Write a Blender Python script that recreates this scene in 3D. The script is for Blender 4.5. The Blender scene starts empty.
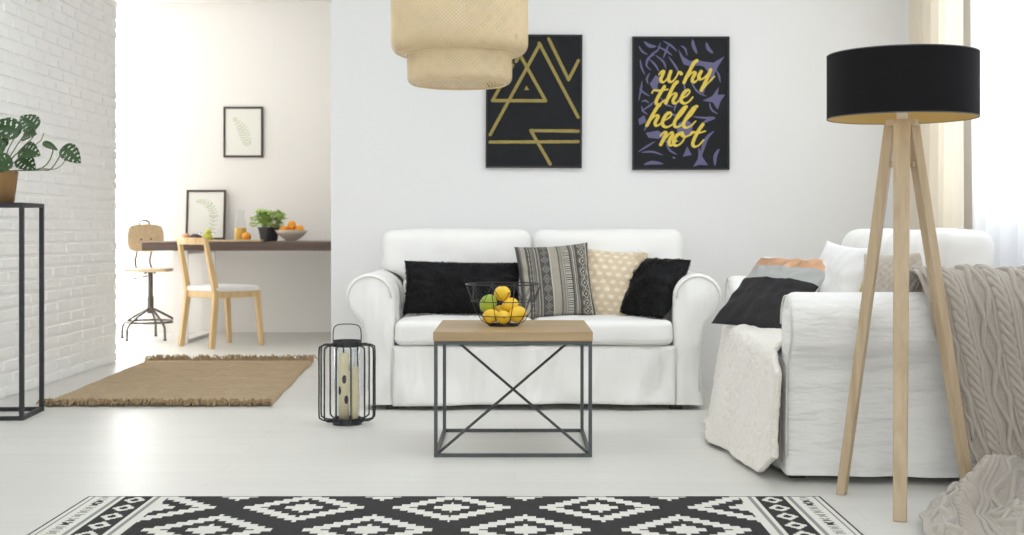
import bpy, bmesh, math, random
from mathutils import Vector, Matrix, noise
random.seed(7)
PI = math.pi
R = math.radians
COL = bpy.context.scene.collection
F, H0, VX, VY = 1280.0, 0.87, 515.0, 228.0
def at(px, py, Y):
    """metric point seen at photo pixel (px,py) at distance Y"""
    return Vector(((px - VX) * Y / F, Y, H0 - (py - VY) * Y / F))

# ------------------------------------------------------------------ materials
MATS = {}
def mat(name, col, rough=0.6, metal=0.0, bump=None, spec=0.5, var=None, sheen=0.0, trans=0.0, ior=1.45, sss=0.0):
    """bump = (scale(x,y,z), strength, detail, distance); var = (scale, amount)"""
    if name in MATS: return MATS[name]
    m = bpy.data.materials.new(name); m.use_nodes = True
    nt = m.node_tree; b = nt.nodes['Principled BSDF']
    b.inputs['Base Color'].default_value = (*col, 1)
    b.inputs['Roughness'].default_value = rough
    b.inputs['Metallic'].default_value = metal
    b.inputs['Specular IOR Level'].default_value = spec
    b.inputs['IOR'].default_value = ior
    if sheen: b.inputs['Sheen Weight'].default_value = sheen
    if trans: b.inputs['Transmission Weight'].default_value = trans
    tc = None
    def coords(sc):
        nonlocal tc
        if tc is None: tc = nt.nodes.new('ShaderNodeTexCoord')
        mp = nt.nodes.new('ShaderNodeMapping'); mp.inputs['Scale'].default_value = sc
        nt.links.new(tc.outputs['Object'], mp.inputs['Vector']); return mp.outputs['Vector']
    if var:
        sc, amt = var
        n = nt.nodes.new('ShaderNodeTexNoise'); n.inputs['Scale'].default_value = 1.0; n.inputs['Detail'].default_value = 3
        nt.links.new(coords(sc if isinstance(sc, tuple) else (sc,)*3), n.inputs['Vector'])
        mx = nt.nodes.new('ShaderNodeMix'); mx.data_type = 'RGBA'
        mx.inputs[6].default_value = (*[max(0, c*(1-amt)) for c in col], 1)
        mx.inputs[7].default_value = (*[min(1, c*(1+amt)) for c in col], 1)
        nt.links.new(n.outputs['Fac'], mx.inputs[0]); nt.links.new(mx.outputs[2], b.inputs['Base Color'])
    if bump:
        prev = None
        for (sc, st, det, dist) in (bump if isinstance(bump, list) else [bump]):
            n = nt.nodes.new('ShaderNodeTexNoise'); n.inputs['Scale'].default_value = 1.0
            n.inputs['Detail'].default_value = det
            nt.links.new(coords(sc if isinstance(sc, tuple) else (sc,)*3), n.inputs['Vector'])
            bp = nt.nodes.new('ShaderNodeBump'); bp.inputs['Strength'].default_value = st; bp.inputs['Distance'].default_value = dist
            nt.links.new(n.outputs['Fac'], bp.inputs['Height'])
            if prev: nt.links.new(prev, bp.inputs['Normal'])
            prev = bp.outputs['Normal']
        nt.links.new(prev, b.inputs['Normal'])
    MATS[name] = m
    return m

def wood_mat(name, c1, c2, axis='X', rough=0.45, scale=1.0):
    m = bpy.data.materials.new(name); m.use_nodes = True
    nt = m.node_tree; b = nt.nodes['Principled BSDF']
    tc = nt.nodes.new('ShaderNodeTexCoord'); mp = nt.nodes.new('ShaderNodeMapping')
    s = {'X': (1.5, 30, 30), 'Y': (30, 1.5, 30), 'Z': (30, 30, 1.5)}[axis]
    mp.inputs['Scale'].default_value = tuple(v*scale for v in s)
    nt.links.new(tc.outputs['Object'], mp.inputs['Vector'])
    n = nt.nodes.new('ShaderNodeTexNoise'); n.inputs['Scale'].default_value = 1.2; n.inputs['Detail'].default_value = 5; n.inputs['Distortion'].default_value = .6
    nt.links.new(mp.outputs['Vector'], n.inputs['Vector'])
    cr = nt.nodes.new('ShaderNodeValToRGB')
    cr.color_ramp.elements[0].position = .3; cr.color_ramp.elements[0].color = (*c1, 1)
    cr.color_ramp.elements[1].position = .7; cr.color_ramp.elements[1].color = (*c2, 1)
    nt.links.new(n.outputs['Fac'], cr.inputs['Fac']); nt.links.new(cr.outputs['Color'], b.inputs['Base Color'])
    b.inputs['Roughness'].default_value = rough
    MATS[name] = m
    return m

def floor_mat():
    m = bpy.data.materials.new('pale_floorboards'); m.use_nodes = True
    nt = m.node_tree; b = nt.nodes['Principled BSDF']
    tc = nt.nodes.new('ShaderNodeTexCoord')
    br = nt.nodes.new('ShaderNodeTexBrick')
    br.inputs['Scale'].default_value = 1.0; br.inputs['Brick Width'].default_value = 2.1; br.inputs['Row Height'].default_value = .19
    br.inputs['Mortar Size'].default_value = .0012; br.inputs['Mortar Smooth'].default_value = .3
    br.inputs['Color1'].default_value = (.72, .715, .68, 1); br.inputs['Color2'].default_value = (.75, .745, .71, 1)
    br.inputs['Mortar'].default_value = (.60, .60, .57, 1)
    nt.links.new(tc.outputs['Object'], br.inputs['Vector'])
    mp = nt.nodes.new('ShaderNodeMapping'); mp.inputs['Scale'].default_value = (1.2, 22, 1)
    nt.links.new(tc.outputs['Object'], mp.inputs['Vector'])
    n = nt.nodes.new('ShaderNodeTexNoise'); n.inputs['Scale'].default_value = 1.5; n.inputs['Detail'].default_value = 5
    nt.links.new(mp.outputs['Vector'], n.inputs['Vector'])
    mx = nt.nodes.new('ShaderNodeMix'); mx.data_type = 'RGBA'; mx.blend_type = 'MULTIPLY'; mx.inputs[0].default_value = .12
    nt.links.new(br.outputs['Color'], mx.inputs[6]); nt.links.new(n.outputs['Fac'], mx.inputs[7])
    nt.links.new(mx.outputs[2], b.inputs['Base Color'])
    b.inputs['Roughness'].default_value = .40; b.inputs['Specular IOR Level'].default_value = .35
    bp = nt.nodes.new('ShaderNodeBump'); bp.inputs['Strength'].default_value = .15; bp.inputs['Distance'].default_value = .002
    nt.links.new(n.outputs['Fac'], bp.inputs['Height']); nt.links.new(bp.outputs['Normal'], b.inputs['Normal'])
    return m

def sheer_mat(name, col, alpha, transl=.7):
    m = bpy.data.materials.new(name); m.use_nodes = True
    nt = m.node_tree; nt.nodes.clear()
    out = nt.nodes.new('ShaderNodeOutputMaterial')
    d = nt.nodes.new('ShaderNodeBsdfDiffuse'); t = nt.nodes.new('ShaderNodeBsdfTranslucent'); tr = nt.nodes.new('ShaderNodeBsdfTransparent')
    d.inputs['Color'].default_value = (*col, 1); t.inputs['Color'].default_value = (*col, 1)
    a = nt.nodes.new('ShaderNodeMixShader'); a.inputs[0].default_value = transl
    nt.links.new(d.outputs[0], a.inputs[1]); nt.links.new(t.outputs[0], a.inputs[2])
    c = nt.nodes.new('ShaderNodeMixShader'); c.inputs[0].default_value = alpha
    nt.links.new(tr.outputs[0], c.inputs[1]); nt.links.new(a.outputs[0], c.inputs[2])
    nt.links.new(c.outputs[0], out.inputs[0])
    MATS[name] = m
    return m

def glass_mat(name='clear_glass', col=(.97, .98, .98)):
    m = bpy.data.materials.new(name); m.use_nodes = True
    nt = m.node_tree; nt.nodes.clear()
    out = nt.nodes.new('ShaderNodeOutputMaterial')
    g = nt.nodes.new('ShaderNodeBsdfGlossy'); g.inputs['Roughness'].default_value = .03
    tr = nt.nodes.new('ShaderNodeBsdfTransparent'); tr.inputs['Color'].default_value = (*col, 1)
    fr = nt.nodes.new('ShaderNodeFresnel'); fr.inputs[0].default_value = 1.45
    mx = nt.nodes.new('ShaderNodeMixShader')
    ge = nt.nodes.new('ShaderNodeNewGeometry'); sb = nt.nodes.new('ShaderNodeMath'); sb.operation = 'SUBTRACT'; sb.inputs[0].default_value = 1
    ml = nt.nodes.new('ShaderNodeMath'); ml.operation = 'MULTIPLY'
    nt.links.new(ge.outputs['Backfacing'], sb.inputs[1]); nt.links.new(sb.outputs[0], ml.inputs[0]); nt.links.new(fr.outputs[0], ml.inputs[1])
    nt.links.new(ml.outputs[0], mx.inputs[0]); nt.links.new(tr.outputs[0], mx.inputs[1]); nt.links.new(g.outputs[0], mx.inputs[2])
    nt.links.new(mx.outputs[0], out.inputs[0])
    MATS[name] = m
    return m

# ------------------------------------------------------------------ mesh helper
class MB:
    def __init__(s): s.v = []; s.f = []; s.mi = []; s.uv = None
    def add(s, vs, fs, mi=0):
        o = len(s.v); s.v += [Vector(v) for v in vs]
        s.f += [tuple(i + o for i in f) for f in fs]
        s.mi += [mi] * len(fs) if isinstance(mi, int) else list(mi)
    def box(s, lo, hi, mi=0, M=None):
        x0, y0, z0 = lo; x1, y1, z1 = hi
        vs = [Vector(p) for p in ((x0,y0,z0),(x1,y0,z0),(x1,y1,z0),(x0,y1,z0),(x0,y0,z1),(x1,y0,z1),(x1,y1,z1),(x0,y1,z1))]
        if M: vs = [M @ p for p in vs]
        s.add(vs, [(0,3,2,1),(4,5,6,7),(0,1,5,4),(1,2,6,5),(2,3,7,6),(3,0,4,7)], mi)
    def beam(s, p0, p1, w, d, side=(1, 0, 0), w1=None, d1=None, mi=0):
        """rectangular bar; w along 'side', d across it"""
        p0 = Vector(p0); p1 = Vector(p1); w1 = w1 or w; d1 = d1 or d
        ax = (p1 - p0).normalized(); sd = Vector(side); sd = (sd - ax * sd.dot(ax)).normalized(); dp = ax.cross(sd)
        vs = []
        for p, a, b in ((p0, w, d), (p1, w1, d1)):
            for i, j in ((-1,-1),(1,-1),(1,1),(-1,1)): vs.append(p + sd*a/2*i + dp*b/2*j)
        s.add(vs, [(0,1,2,3)[::-1],(4,5,6,7),(0,1,5,4),(1,2,6,5),(2,3,7,6),(3,0,4,7)], mi)
    def tube(s, pts, r, n=8, closed=False, mi=0, radii=None):
        pts = [Vector(p) for p in pts]; m = len(pts); vs = []; fs = []
        prev = None
        for i, p in enumerate(pts):
            a = pts[(i-1) % m] if (closed or i > 0) else p
            b = pts[(i+1) % m] if (closed or i < m-1) else p
            t = (b - a).normalized()
            if prev is None:
                u = t.orthogonal().normalized()
            else:
                u = (prev - t * prev.dot(t)); u = u.normalized() if u.length > 1e-6 else t.orthogonal().normalized()
            prev = u; w = t.cross(u); rr = radii[i] if radii else r
            for k in range(n):
                an = 2*PI*k/n; vs.append(p + (u*math.cos(an) + w*math.sin(an))*rr)
        seg = m if closed else m-1
        for i in range(seg):
            j = (i+1) % m
            for k in range(n):
                l = (k+1) % n; fs.append((i*n+k, i*n+l, j*n+l, j*n+k))
        if not closed:
            fs.append(tuple(range(n))[::-1]); fs.append(tuple((m-1)*n+k for k in range(n)))
        s.add(vs, fs, mi)
    def ring(s, c, rad, r, n=48, mi=0, k=6):
        s.tube([(c[0]+rad*math.cos(2*PI*i/n), c[1]+rad*math.sin(2*PI*i/n), c[2]) for i in range(n)], r, k, True, mi)
    def lathe(s, prof, c=(0,0,0), n=40, mi=0, wob=None):
        """prof: list of (r,z) bottom outside -> ..., closed at r=0 ends"""
        vs = []; fs = []; m = len(prof)
        for (r, z) in prof:
            for k in range(n):
                an = 2*PI*k/n; vs.append((c[0]+r*math.cos(an), c[1]+r*math.sin(an), c[2]+z))
        for i in range(m-1):
            for k in range(n):
                l = (k+1) % n; fs.append((i*n+k, i*n+l, (i+1)*n+l, (i+1)*n+k))
        s.add(vs, fs, mi)
    def grid(s, fn, nu, nv, mi=0, flip=False, skip=None):
        vs = [fn(i/nu, j/nv) for j in range(nv+1) for i in range(nu+1)]
        fs = []; ms = []
        for j in range(nv):
            for i in range(nu):
                if skip and skip((i+.5)/nu, (j+.5)/nv): continue
                a = j*(nu+1)+i; q = (a, a+1, a+nu+2, a+nu+1)
                fs.append(q[::-1] if flip else q)
                ms.append(mi if isinstance(mi, int) else mi((i+.5)/nu, (j+.5)/nv))
        s.add(vs, fs, ms)
    def soft(s, c, dim, r, crown=(0, 0, 0), n=14, wob=0.0, ws=4.0, M=None, mi=0, post=None, seed=0):
        """rounded, slightly puffed box"""
        hx, hy, hz = dim[0]/2, dim[1]/2, dim[2]/2; r = min(r, hx, hy, hz)
        idx = {}; vs = []; fs = []
        def pt(a):
            k = tuple(round(x*n) for x in a)
            if k in idx: return idx[k]
            def sp(t, h):            # spread samples toward the rounded rim
                g = math.sin(t*PI/2); return (t*.35+g*.65)*h
            p = Vector((sp(a[0], hx), sp(a[1], hy), sp(a[2], hz)))
            q = Vector((max(-hx+r, min(hx-r, p.x)), max(-hy+r, min(hy-r, p.y)), max(-hz+r, min(hz-r, p.z))))
            d = p - q
            if d.length > 1e-9: p = q + d.normalized()*r
            u, v, w = p.x/hx, p.y/hy, p.z/hz
            bx, by, bz = max(0, 1-u*u), max(0, 1-v*v), max(0, 1-w*w)
            p.x += crown[0]*by*bz*u; p.y += crown[1]*bx*bz*v; p.z += crown[2]*bx*by*w
            if wob:
                nz = noise.noise_vector((p + Vector((seed*3.1, seed, 0)))*ws) * wob
                nz += noise.noise_vector((p + Vector((seed, 0, seed*2.3)))*ws*2.7) * wob*.4
                p += nz
            if post: p = post(p)
            p = p + Vector(c)
            if M: p = M @ p
            idx[k] = len(vs); vs.append(p); return idx[k]
        N = n
        for ax in range(3):
            for sg in (-1, 1):
                for i in range(-N, N, 2):
                    for j in range(-N, N, 2):
                        q = []
                        for (a, b) in ((i, j), (i+2, j), (i+2, j+2), (i, j+2)):
                            t = [0, 0, 0]; t[ax] = sg; t[(ax+1) % 3] = a/N; t[(ax+2) % 3] = b/N
                            q.append(pt(t))
                        fs.append(tuple(q) if sg > 0 else tuple(q[::-1]))
        s.add(vs, fs, mi)
    def build(s, name, mats, parent=None, smooth=True, label=None, loc=None, bevel=0, solid=0, subd=0, auto=None):
        me = bpy.data.meshes.new(name)
        me.from_pydata([tuple(v) for v in s.v], [], s.f)
        if not isinstance(mats, (list, tuple)): mats = [mats]
        for m in mats: me.materials.append(m)
        me.polygons.foreach_set('material_index', s.mi)
        me.polygons.foreach_set('use_smooth', [smooth]*len(me.polygons))
        me.update()
        o = bpy.data.objects.new(name, me); COL.objects.link(o)
        if parent: o.parent = parent
        if loc: o.location = loc
        if label: o['label'] = label
        if bevel:
            b = o.modifiers.new('b', 'BEVEL'); b.width = bevel; b.segments = 2; b.limit_method = 'ANGLE'; b.angle_limit = R(40)
        if subd:
            b = o.modifiers.new('s', 'SUBSURF'); b.levels = subd; b.render_levels = subd
        if solid:
            b = o.modifiers.new('t', 'SOLIDIFY'); b.thickness = solid; b.offset = 0
        if auto or bevel:
            me.shade_smooth() if hasattr(me, 'shade_smooth') else None
            try: me.set_sharp_from_angle(angle=R(auto or 40))
            except Exception: pass
        return o

def tag(o, label, cat, group=None, kind=None):
    if label: o['label'] = label
    if cat: o['category'] = cat
    if group: o['group'] = group
    if kind: o['kind'] = kind
    return o
def thing(name, label, cat, loc=(0, 0, 0), rz=0, group=None):
    o = bpy.data.objects.new(name, None); COL.objects.link(o)
    o.location = loc; o.rotation_euler = (0, 0, rz); o.empty_display_size = .1
    return tag(o, label, cat, group)
def struct(o): o['kind'] = 'structure'; return o
def fbm(p, oct=3):
    s = 0; a = 1
    for k in range(oct): s += a*noise.noise(p); p = p*2.1; a *= .5
    return s
def sstep(a, b, x):
    t = max(0, min(1, (x-a)/(b-a))); return t*t*(3-2*t)
def catmull(pts, n=6, closed=False):
    pts = [Vector(p) for p in pts]; out = []; m = len(pts)
    rng = m if closed else m-1
    for i in range(rng):
        g = lambda k: pts[k % m] if closed else pts[max(0, min(m-1, k))]
        p0, p1, p2, p3 = g(i-1), g(i), g(i+1), g(i+2)
        for j in range(n):
            t = j/n
            out.append(.5*((2*p1)+(p2-p0)*t+(2*p0-5*p1+4*p2-p3)*t*t+(3*p1-p0-3*p2+p3)*t**3))
    if not closed: out.append(pts[-1])
    return out

# ------------------------------------------------------------------ palette
WALL = mat('wall_paint', (.80, .80, .80), .9, bump=(60, .05, 2, .002))
NOOKW = mat('nook_paint', (.86, .842, .82), .9, bump=(60, .05, 2, .002))
CEIL = mat('ceiling_paint', (.86, .86, .85), .9)
BRICK = mat('painted_brick', (.93, .93, .925), .8, bump=(45, .4, 5, .005))
FLOOR = floor_mat()
SLIP = mat('white_slipcover', (.88, .875, .85), .9, bump=[((6, 6, 2.6), .9, 1.3, .08), ((12, 12, 5), .6, 2, .018), (500, .25, 2, .002)], sheen=.2)
LINEN = mat('creased_white_linen', (.83, .83, .815), .9, bump=[((4, 4, 15), 1.0, 4, .035), (450, .3, 2, .002)], sheen=.2)
BCK = mat('white_cushion_cloth', (.87, .865, .845), .9, bump=[((5, 5, 5), .8, 1.2, .04), (500, .2, 2, .002)], sheen=.2)
SEAM = mat('seam_piping', (.70, .69, .66), .9)  # piping a little darker than the cover
BLACKFOOT = mat('black_wood_foot', (.02, .018, .016), .4)
STEEL = mat('dark_grey_steel', (.075, .082, .085), .42, .3)
BLACKM = mat('black_metal', (.03, .031, .035), .45, .2)
GLASS = glass_mat()

# ================================================================== THE ROOM
def slab(name, lo, hi, m):
    b = MB(); b.box(lo, hi); return struct(b.build(name, m, smooth=False))
XR = 2.34
slab('floor', (-4.6, -1.2, -.1), (XR+.2, 10.9, 0), FLOOR)
# ceiling with two unseen roof openings added to brighten the seating area
ADDED_SKYLIGHTS = ((-2.35, -.55), (.15, 1.75)); SY0, SY1 = 4.1, 6.1
cb_ = MB(); cb_.box((-4.6, -1.2, 2.75), (XR+.2, SY0, 2.85)); cb_.box((-4.6, SY1, 2.75), (XR+.2, 10.9, 2.85))
for a_, c_ in ((-4.6, ADDED_SKYLIGHTS[0][0]), (ADDED_SKYLIGHTS[0][1], ADDED_SKYLIGHTS[1][0]), (ADDED_SKYLIGHTS[1][1], XR+.2)): cb_.box((a_, SY0, 2.75), (c_, SY1, 2.85))
struct(cb_.build('ceiling', CEIL, smooth=False))
slab('wall_back', (-1.013, 7.05, 0), (XR+.2, 7.20, 2.75), WALL)
# brick wall: real bricks with recessed joints
def brick_wall():
    b = MB(); rnd = random.Random(3)
    x = -2.60; y0, y1 = 3.0, 8.36; ch = .0655; bl = .205
    b.box((x-.22, -1.2, 0), (x-.007, y1-.005, 2.75))
    rows = int(2.75/ch)+1
    for r in range(rows):
        z = r*ch; y = y0 - (bl/2 if r % 2 else 0)
        while y < y1-.02:
            l = bl*(1+rnd.uniform(-.10, .10)); ye = min(y+l, y1+rnd.uniform(-.006, .003))
            if ye-y > .03:
                d = rnd.uniform(-.001, .004); g = .0062
                zt = min(z+ch-g+rnd.uniform(-.002, .002), 2.75); 
                if zt-z > .02:
                    a = max(y+g, y0); e = ye-g; zb = z+g; k = .006; xo = x+d
                    j = lambda: rnd.uniform(-.0010, .0010)
                    vs = [(x-.02, a, zb), (x-.02, e, zb), (x-.02, e, zt), (x-.02, a, zt),
                          (xo+j(), a+k+j(), zb+k), (xo+j(), e-k+j(), zb+k), (xo+j(), e-k+j(), zt-k), (xo+j(), a+k+j(), zt-k)]
                    b.add(vs, [(0,1,2,3)[::-1], (4,5,6,7), (0,1,5,4), (1,2,6,5), (2,3,7,6), (3,0,4,7)])
            y = ye
    return struct(b.build('wall_left', BRICK, smooth=False))
brick_wall()
slab('wall_alcove_left', (-4.7, 8.1, 0), (-4.55, 10.9, 2.75), NOOKW)
slab('wall_alcove_near', (-4.6, 8.0, 0), (-2.83, 8.12, 2.75), NOOKW)
slab('wall_alcove_right', (-.25, 7.2, 0), (-.13, 10.75, 2.75), NOOKW)
# far wall with tall window at its left
b = MB()
b.box((-3.13, 10.68, 0), (-.13, 10.82, 2.75)); b.box((-4.6, 10.68, 0), (-4.4, 10.82, 2.75)); b.box((-4.4, 10.68, 2.55), (-3.13, 10.82, 2.75))
b.box((-4.4, 10.68, 0), (-3.13, 10.82, .05))
struct(b.build('wall_alcove_far', NOOKW, smooth=False))
WHITEP = mat('white_frame_paint', (.85, .85, .84), .5)
def window(n, lo, hi, ax, mull):
    w = bpy.data.objects.new('window_%d' % n, None); COL.objects.link(w); w['kind'] = 'structure'
    f = MB(); t = .05
    (a0, z0), (a1, z1) = lo, hi
    def bx(p0, p1, q0, q1, c, d=.03):
        if ax[0] == 'x': f.box((ax[1]-d, p0, q0), (ax[1]+d, p1, q1))
        else: f.box((p0, ax[1]-d, q0), (p1, ax[1]+d, q1))
    bx(a0, a0+t, z0, z1, 0); bx(a1-t, a1, z0, z1, 0); bx(a0+t, a1-t, z0, z0+t, 0); bx(a0+t, a1-t, z1-t, z1, 0)
    for m in mull: bx(m-.025, m+.025, z0+t, z1-t, 0)
    struct(f.build('window_frame', WHITEP, w, smooth=False))
    g = MB()
    if ax[0] == 'x': g.box((ax[1]-.004, a0+t, z0+t), (ax[1]+.004, a1-t, z1-t))
    else: g.box((a0+t, ax[1]-.004, z0+t), (a1-t, ax[1]+.004, z1-t))
    struct(g.build('glass', GLASS, w, smooth=False))
    return w
window(1, (-4.4, .05), (-3.13, 2.55), ('y', 10.76), (-3.75,))
# right wall with a wide window
b = MB(); wy0, wy1, wz0, wz1 = 3.5, 6.3, .93, 2.5
b.box((XR, -1.2, 0), (XR+.18, wy0, 2.75)); b.box((XR, wy1, 0), (XR+.18, 7.2, 2.75))
b.box((XR, wy0, 0), (XR+.18, wy1, wz0)); b.box((XR, wy0, wz1), (XR+.18, wy1, 2.75))
struct(b.build('wall_right', WALL, smooth=False))
window(2, (wy0, wz0), (wy1, wz1), ('x', XR+.10), (4.43, 5.37))
slab('trim_1', (XR-.03, wy0-.03, wz0-.03), (XR+.06, wy1+.03, wz0), WHITEP)

for n_, (a_, c_) in enumerate(ADDED_SKYLIGHTS):
    w_ = bpy.data.objects.new('window_%d' % (n_+3), None); COL.objects.link(w_); w_['kind'] = 'structure'  # added roof window, out of view, framing an opening for extra light
    f = MB(); t_ = .05
    f.box((a_, SY0, 2.76), (a_+t_, SY1, 2.84)); f.box((c_-t_, SY0, 2.76), (c_, SY1, 2.84)); f.box((a_+t_, SY0, 2.76), (c_-t_, SY0+t_, 2.84)); f.box((a_+t_, SY1-t_, 2.76), (c_-t_, SY1, 2.84))
    struct(f.build('window_frame', WHITEP, w_, smooth=False))
    g = MB(); g.box((a_+t_, SY0+t_, 2.795), (c_-t_, SY1-t_, 2.803)); struct(g.build('glass', GLASS, w_, smooth=False))
# curtains
def curtain(name, pa, pb, z0, z1, folds, amp, m, label, seed=0, solid=0):
    pa = Vector(pa); pb = Vector(pb); d = (pb-pa); nrm = Vector((-d.y, d.x)).normalized()
    b = MB()
    def fn(u, v):
        ph = u*folds*2*PI + 1.3*noise.noise(Vector((u*5, seed, v*.6)))*1.5
        a = amp*(.55+.45*v)*(math.sin(ph)+.3*math.sin(2.3*ph+seed))
        p = pa + d*u + nrm*a
        return Vector((p.x, p.y, z1 + (z0-z1)*v))
    b.grid(fn, max(60, folds*14), 14)
    return tag(b.build(name, m, solid=solid), label, 'curtain')
SHEER = sheer_mat('sheer_white_voile', (.90, .91, .935), .93, .5)
SHEER2 = sheer_mat('sheer_white_nook', (.95, .95, .95), .6, .8)
BEIGE = sheer_mat('cream_linen_curtain', (.92, .85, .73), .97, .45)
curtain('curtain', (2.15, 6.98), (2.09, 5.98), .02, 2.7, 7, .035, BEIGE, 'cream linen curtain hanging in the corner behind the floor lamp', 2)
curtain('curtain', (2.16, 6.05), (2.22, 2.3), .02, 2.7, 24, .03, SHEER, 'sheer white curtain over the bright window at the right edge', 5)
curtain('curtain', (-4.38, 10.58), (-3.08, 10.58), .02, 2.6, 12, .03, SHEER2, 'sheer white curtain in the alcove window behind the swivel stool', 8)

# ================================================================== SOFAS
def sofa(name, label, loc, rz, inner, cov, noseat_label=None, seed=0, split=True):
    s = thing(name, label, 'sofa', loc, rz)
    D = .88; aw = .23; r = .115; zc = .535
    # --- body: base box with skirt, arms and back under one slipcover
    def arm_profile():
        pts = [(0, .40), (0, .535)]
        for k in range(1, 17):
            a = PI - k*(PI*1.30)/16; pts.append((r + r*math.cos(a), zc + r*math.sin(a)))
        # cove under the roll, then panel widening a touch
        pts += [(.155, .415), (.140, .36), (.132, .28), (.125, .16), (.128, .09), (.135, .025)]
        out = [(0, .025)] + [(0, .1+.1*k) for k in range(3)] + pts
        return out
    prof = arm_profile(); rnd = random.Random(seed)
    for sg in (-1, 1):
        b = MB(); P = len(prof); NY = 34
        ys = [0, .003, .009, .018, .03] + [.03 + (D-.06)*k/NY for k in range(1, NY)] + [D-.03, D-.009, D]
        vs = []; cx, cz = .09, .33
        for j, y in enumerate(ys):
            e = 0
            dd = min(y, D-y)
            e = (1 - math.sqrt(max(0, 1-(1-min(1, dd/.03))**2)))*.022
            for (px, pz) in prof:
                x = px; z = pz
                # round over the ends
                vx = (r-x); vz = (zc-z) if z > .42 else 0; L = math.hypot(vx if z > .42 else (.065-x), vz) or 1
                if z > .42: x += vx/L*e; z += vz/L*e
                else: x += (.065-x)/L*e
                w = .007*fbm(Vector((x*3+seed, y*5, z*7)), 2)
                if px > .12 and z < .42:   # hanging cloth: soft folds
                    fd = sstep(.42, .05, z)
                    w += fd*.012*math.sin(y*17+seed+3*noise.noise(Vector((y*3, z, seed)))) 
                if px > .02: x += w
                z += .004*noise.noise(Vector((x*6, y*4, seed+z)))
                vs.append(((inner + x)*sg, y, z))
        fs = []
        for j in range(len(ys)-1):
            for k in range(P-1):
                q = (j*P+k, j*P+k+1, (j+1)*P+k+1, (j+1)*P+k)
                fs.append(q if sg > 0 else q[::-1])
        # end caps
        for j, fl in ((0, False), (len(ys)-1, True)):
            f = tuple(j*P+k for k in range(P)); f = f[::-1] if (sg > 0) != fl else f
            fs.append(f)
        b.add(vs, fs)
        a = b.build('armrest', cov, s, auto=60)
        # piping around the scroll front
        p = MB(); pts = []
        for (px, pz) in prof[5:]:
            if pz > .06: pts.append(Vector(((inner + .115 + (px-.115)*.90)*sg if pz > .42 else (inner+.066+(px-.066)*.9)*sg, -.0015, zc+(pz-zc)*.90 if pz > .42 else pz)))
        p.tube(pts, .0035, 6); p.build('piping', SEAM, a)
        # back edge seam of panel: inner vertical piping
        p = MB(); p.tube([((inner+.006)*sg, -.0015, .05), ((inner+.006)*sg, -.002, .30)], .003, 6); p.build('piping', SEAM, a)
    # base with front skirt
    b = MB()
    def skirt(u, v):
        x = -inner-.004 + (2*inner+.008)*u; z = .30 + (.025-.30)*v
        fl = v*v
        y = .004 - .014*fl - fl*.008*math.sin(x*13+seed*2) - fl*.006*math.sin(x*29+seed)
        y += .010*fbm(Vector((x*2.2+z*4, z*3, seed)), 2)*v
        y += .016*v*(.4+.6*v)*math.sin(7.5*(x*1.0+z*2.2)+seed)*noise.noise(Vector((x*1.5, seed, .3)))*1.6
        z += .006*math.sin(x*3+seed)*v
        return Vector((x, y, z))
    b.grid(skirt, 90, 16, flip=True)
    def backp(u, v):
        x = -inner-.12 + (2*inner+.24)*u; z = .79 + (.025-.79)*v
        return Vector((x, D+.006*math.sin(x*13)*v, z))
    b.build('skirt', cov, s, solid=.006)
    b = MB(); b.box((-inner-.1, .012, .06), (inner+.1, D-.005, .305)); b.build('base', cov, s, smooth=False, bevel=.01)
    b = MB(); b.soft((0, D-.09, .37), (2*inner+.10, .18, .64), .06, n=22, wob=.006, ws=5); b.build('backrest', cov, s)
    # seat cushions
    n = 2
    for k in range(n):
        w = 2*inner/n; xc = -inner + w*(k+.5)
        b = MB()
        b.soft((xc, .345, .368), (w-.006, .71, .120), .035, (0, .004, .008), n=34, wob=.006, ws=6, seed=seed+k)
        c = b.build('seat_cushion', BCK, s)
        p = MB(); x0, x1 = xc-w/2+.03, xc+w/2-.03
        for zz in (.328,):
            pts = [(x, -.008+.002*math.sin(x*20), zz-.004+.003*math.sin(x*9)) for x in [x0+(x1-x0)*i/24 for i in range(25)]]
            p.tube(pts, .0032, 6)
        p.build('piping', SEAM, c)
    # back cushions, wider above the arms
    for k, sg in ((0, -1), (1, 1)):
        b = MB(); W = inner+.115
        def post(p, sg=sg, W=W):
            # outer side narrows below the arm top
            o = p.x*sg  # + is outer
            f = sstep(.02, -.05, p.z)
            if o > 0: p.x = sg*(o*(1 - f*.30))
            p.y -= .05*(p.z/.2)*-1*.35
            return p
        b.soft((sg*(W/2+.004), .60, .655), (W-.004, .20, .41), .055, (.0, .03, .006), n=34, wob=.008, ws=5, post=post, seed=seed+k*7)
        c = b.build('back_cushion', BCK, s)
    for sx in (-1, 1):
        for yy in (.05, .80):
            b = MB(); b.beam((sx*(inner+.015), yy, 0), (sx*(inner+.015), yy, .07), .055, .055); b.build('foot', BLACKFOOT, s, smooth=False, bevel=.003)
    return s
sofa('sofa', 'white slipcovered two-seat sofa against the back wall under the posters', (.09, 6.12, 0), 0, .67, SLIP, seed=1)
sofa('sofa', 'white slipcovered sofa seen from its arm side, behind the tripod lamp', (.955, 5.13, 0), R(-92), .635, LINEN, seed=4)

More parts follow.
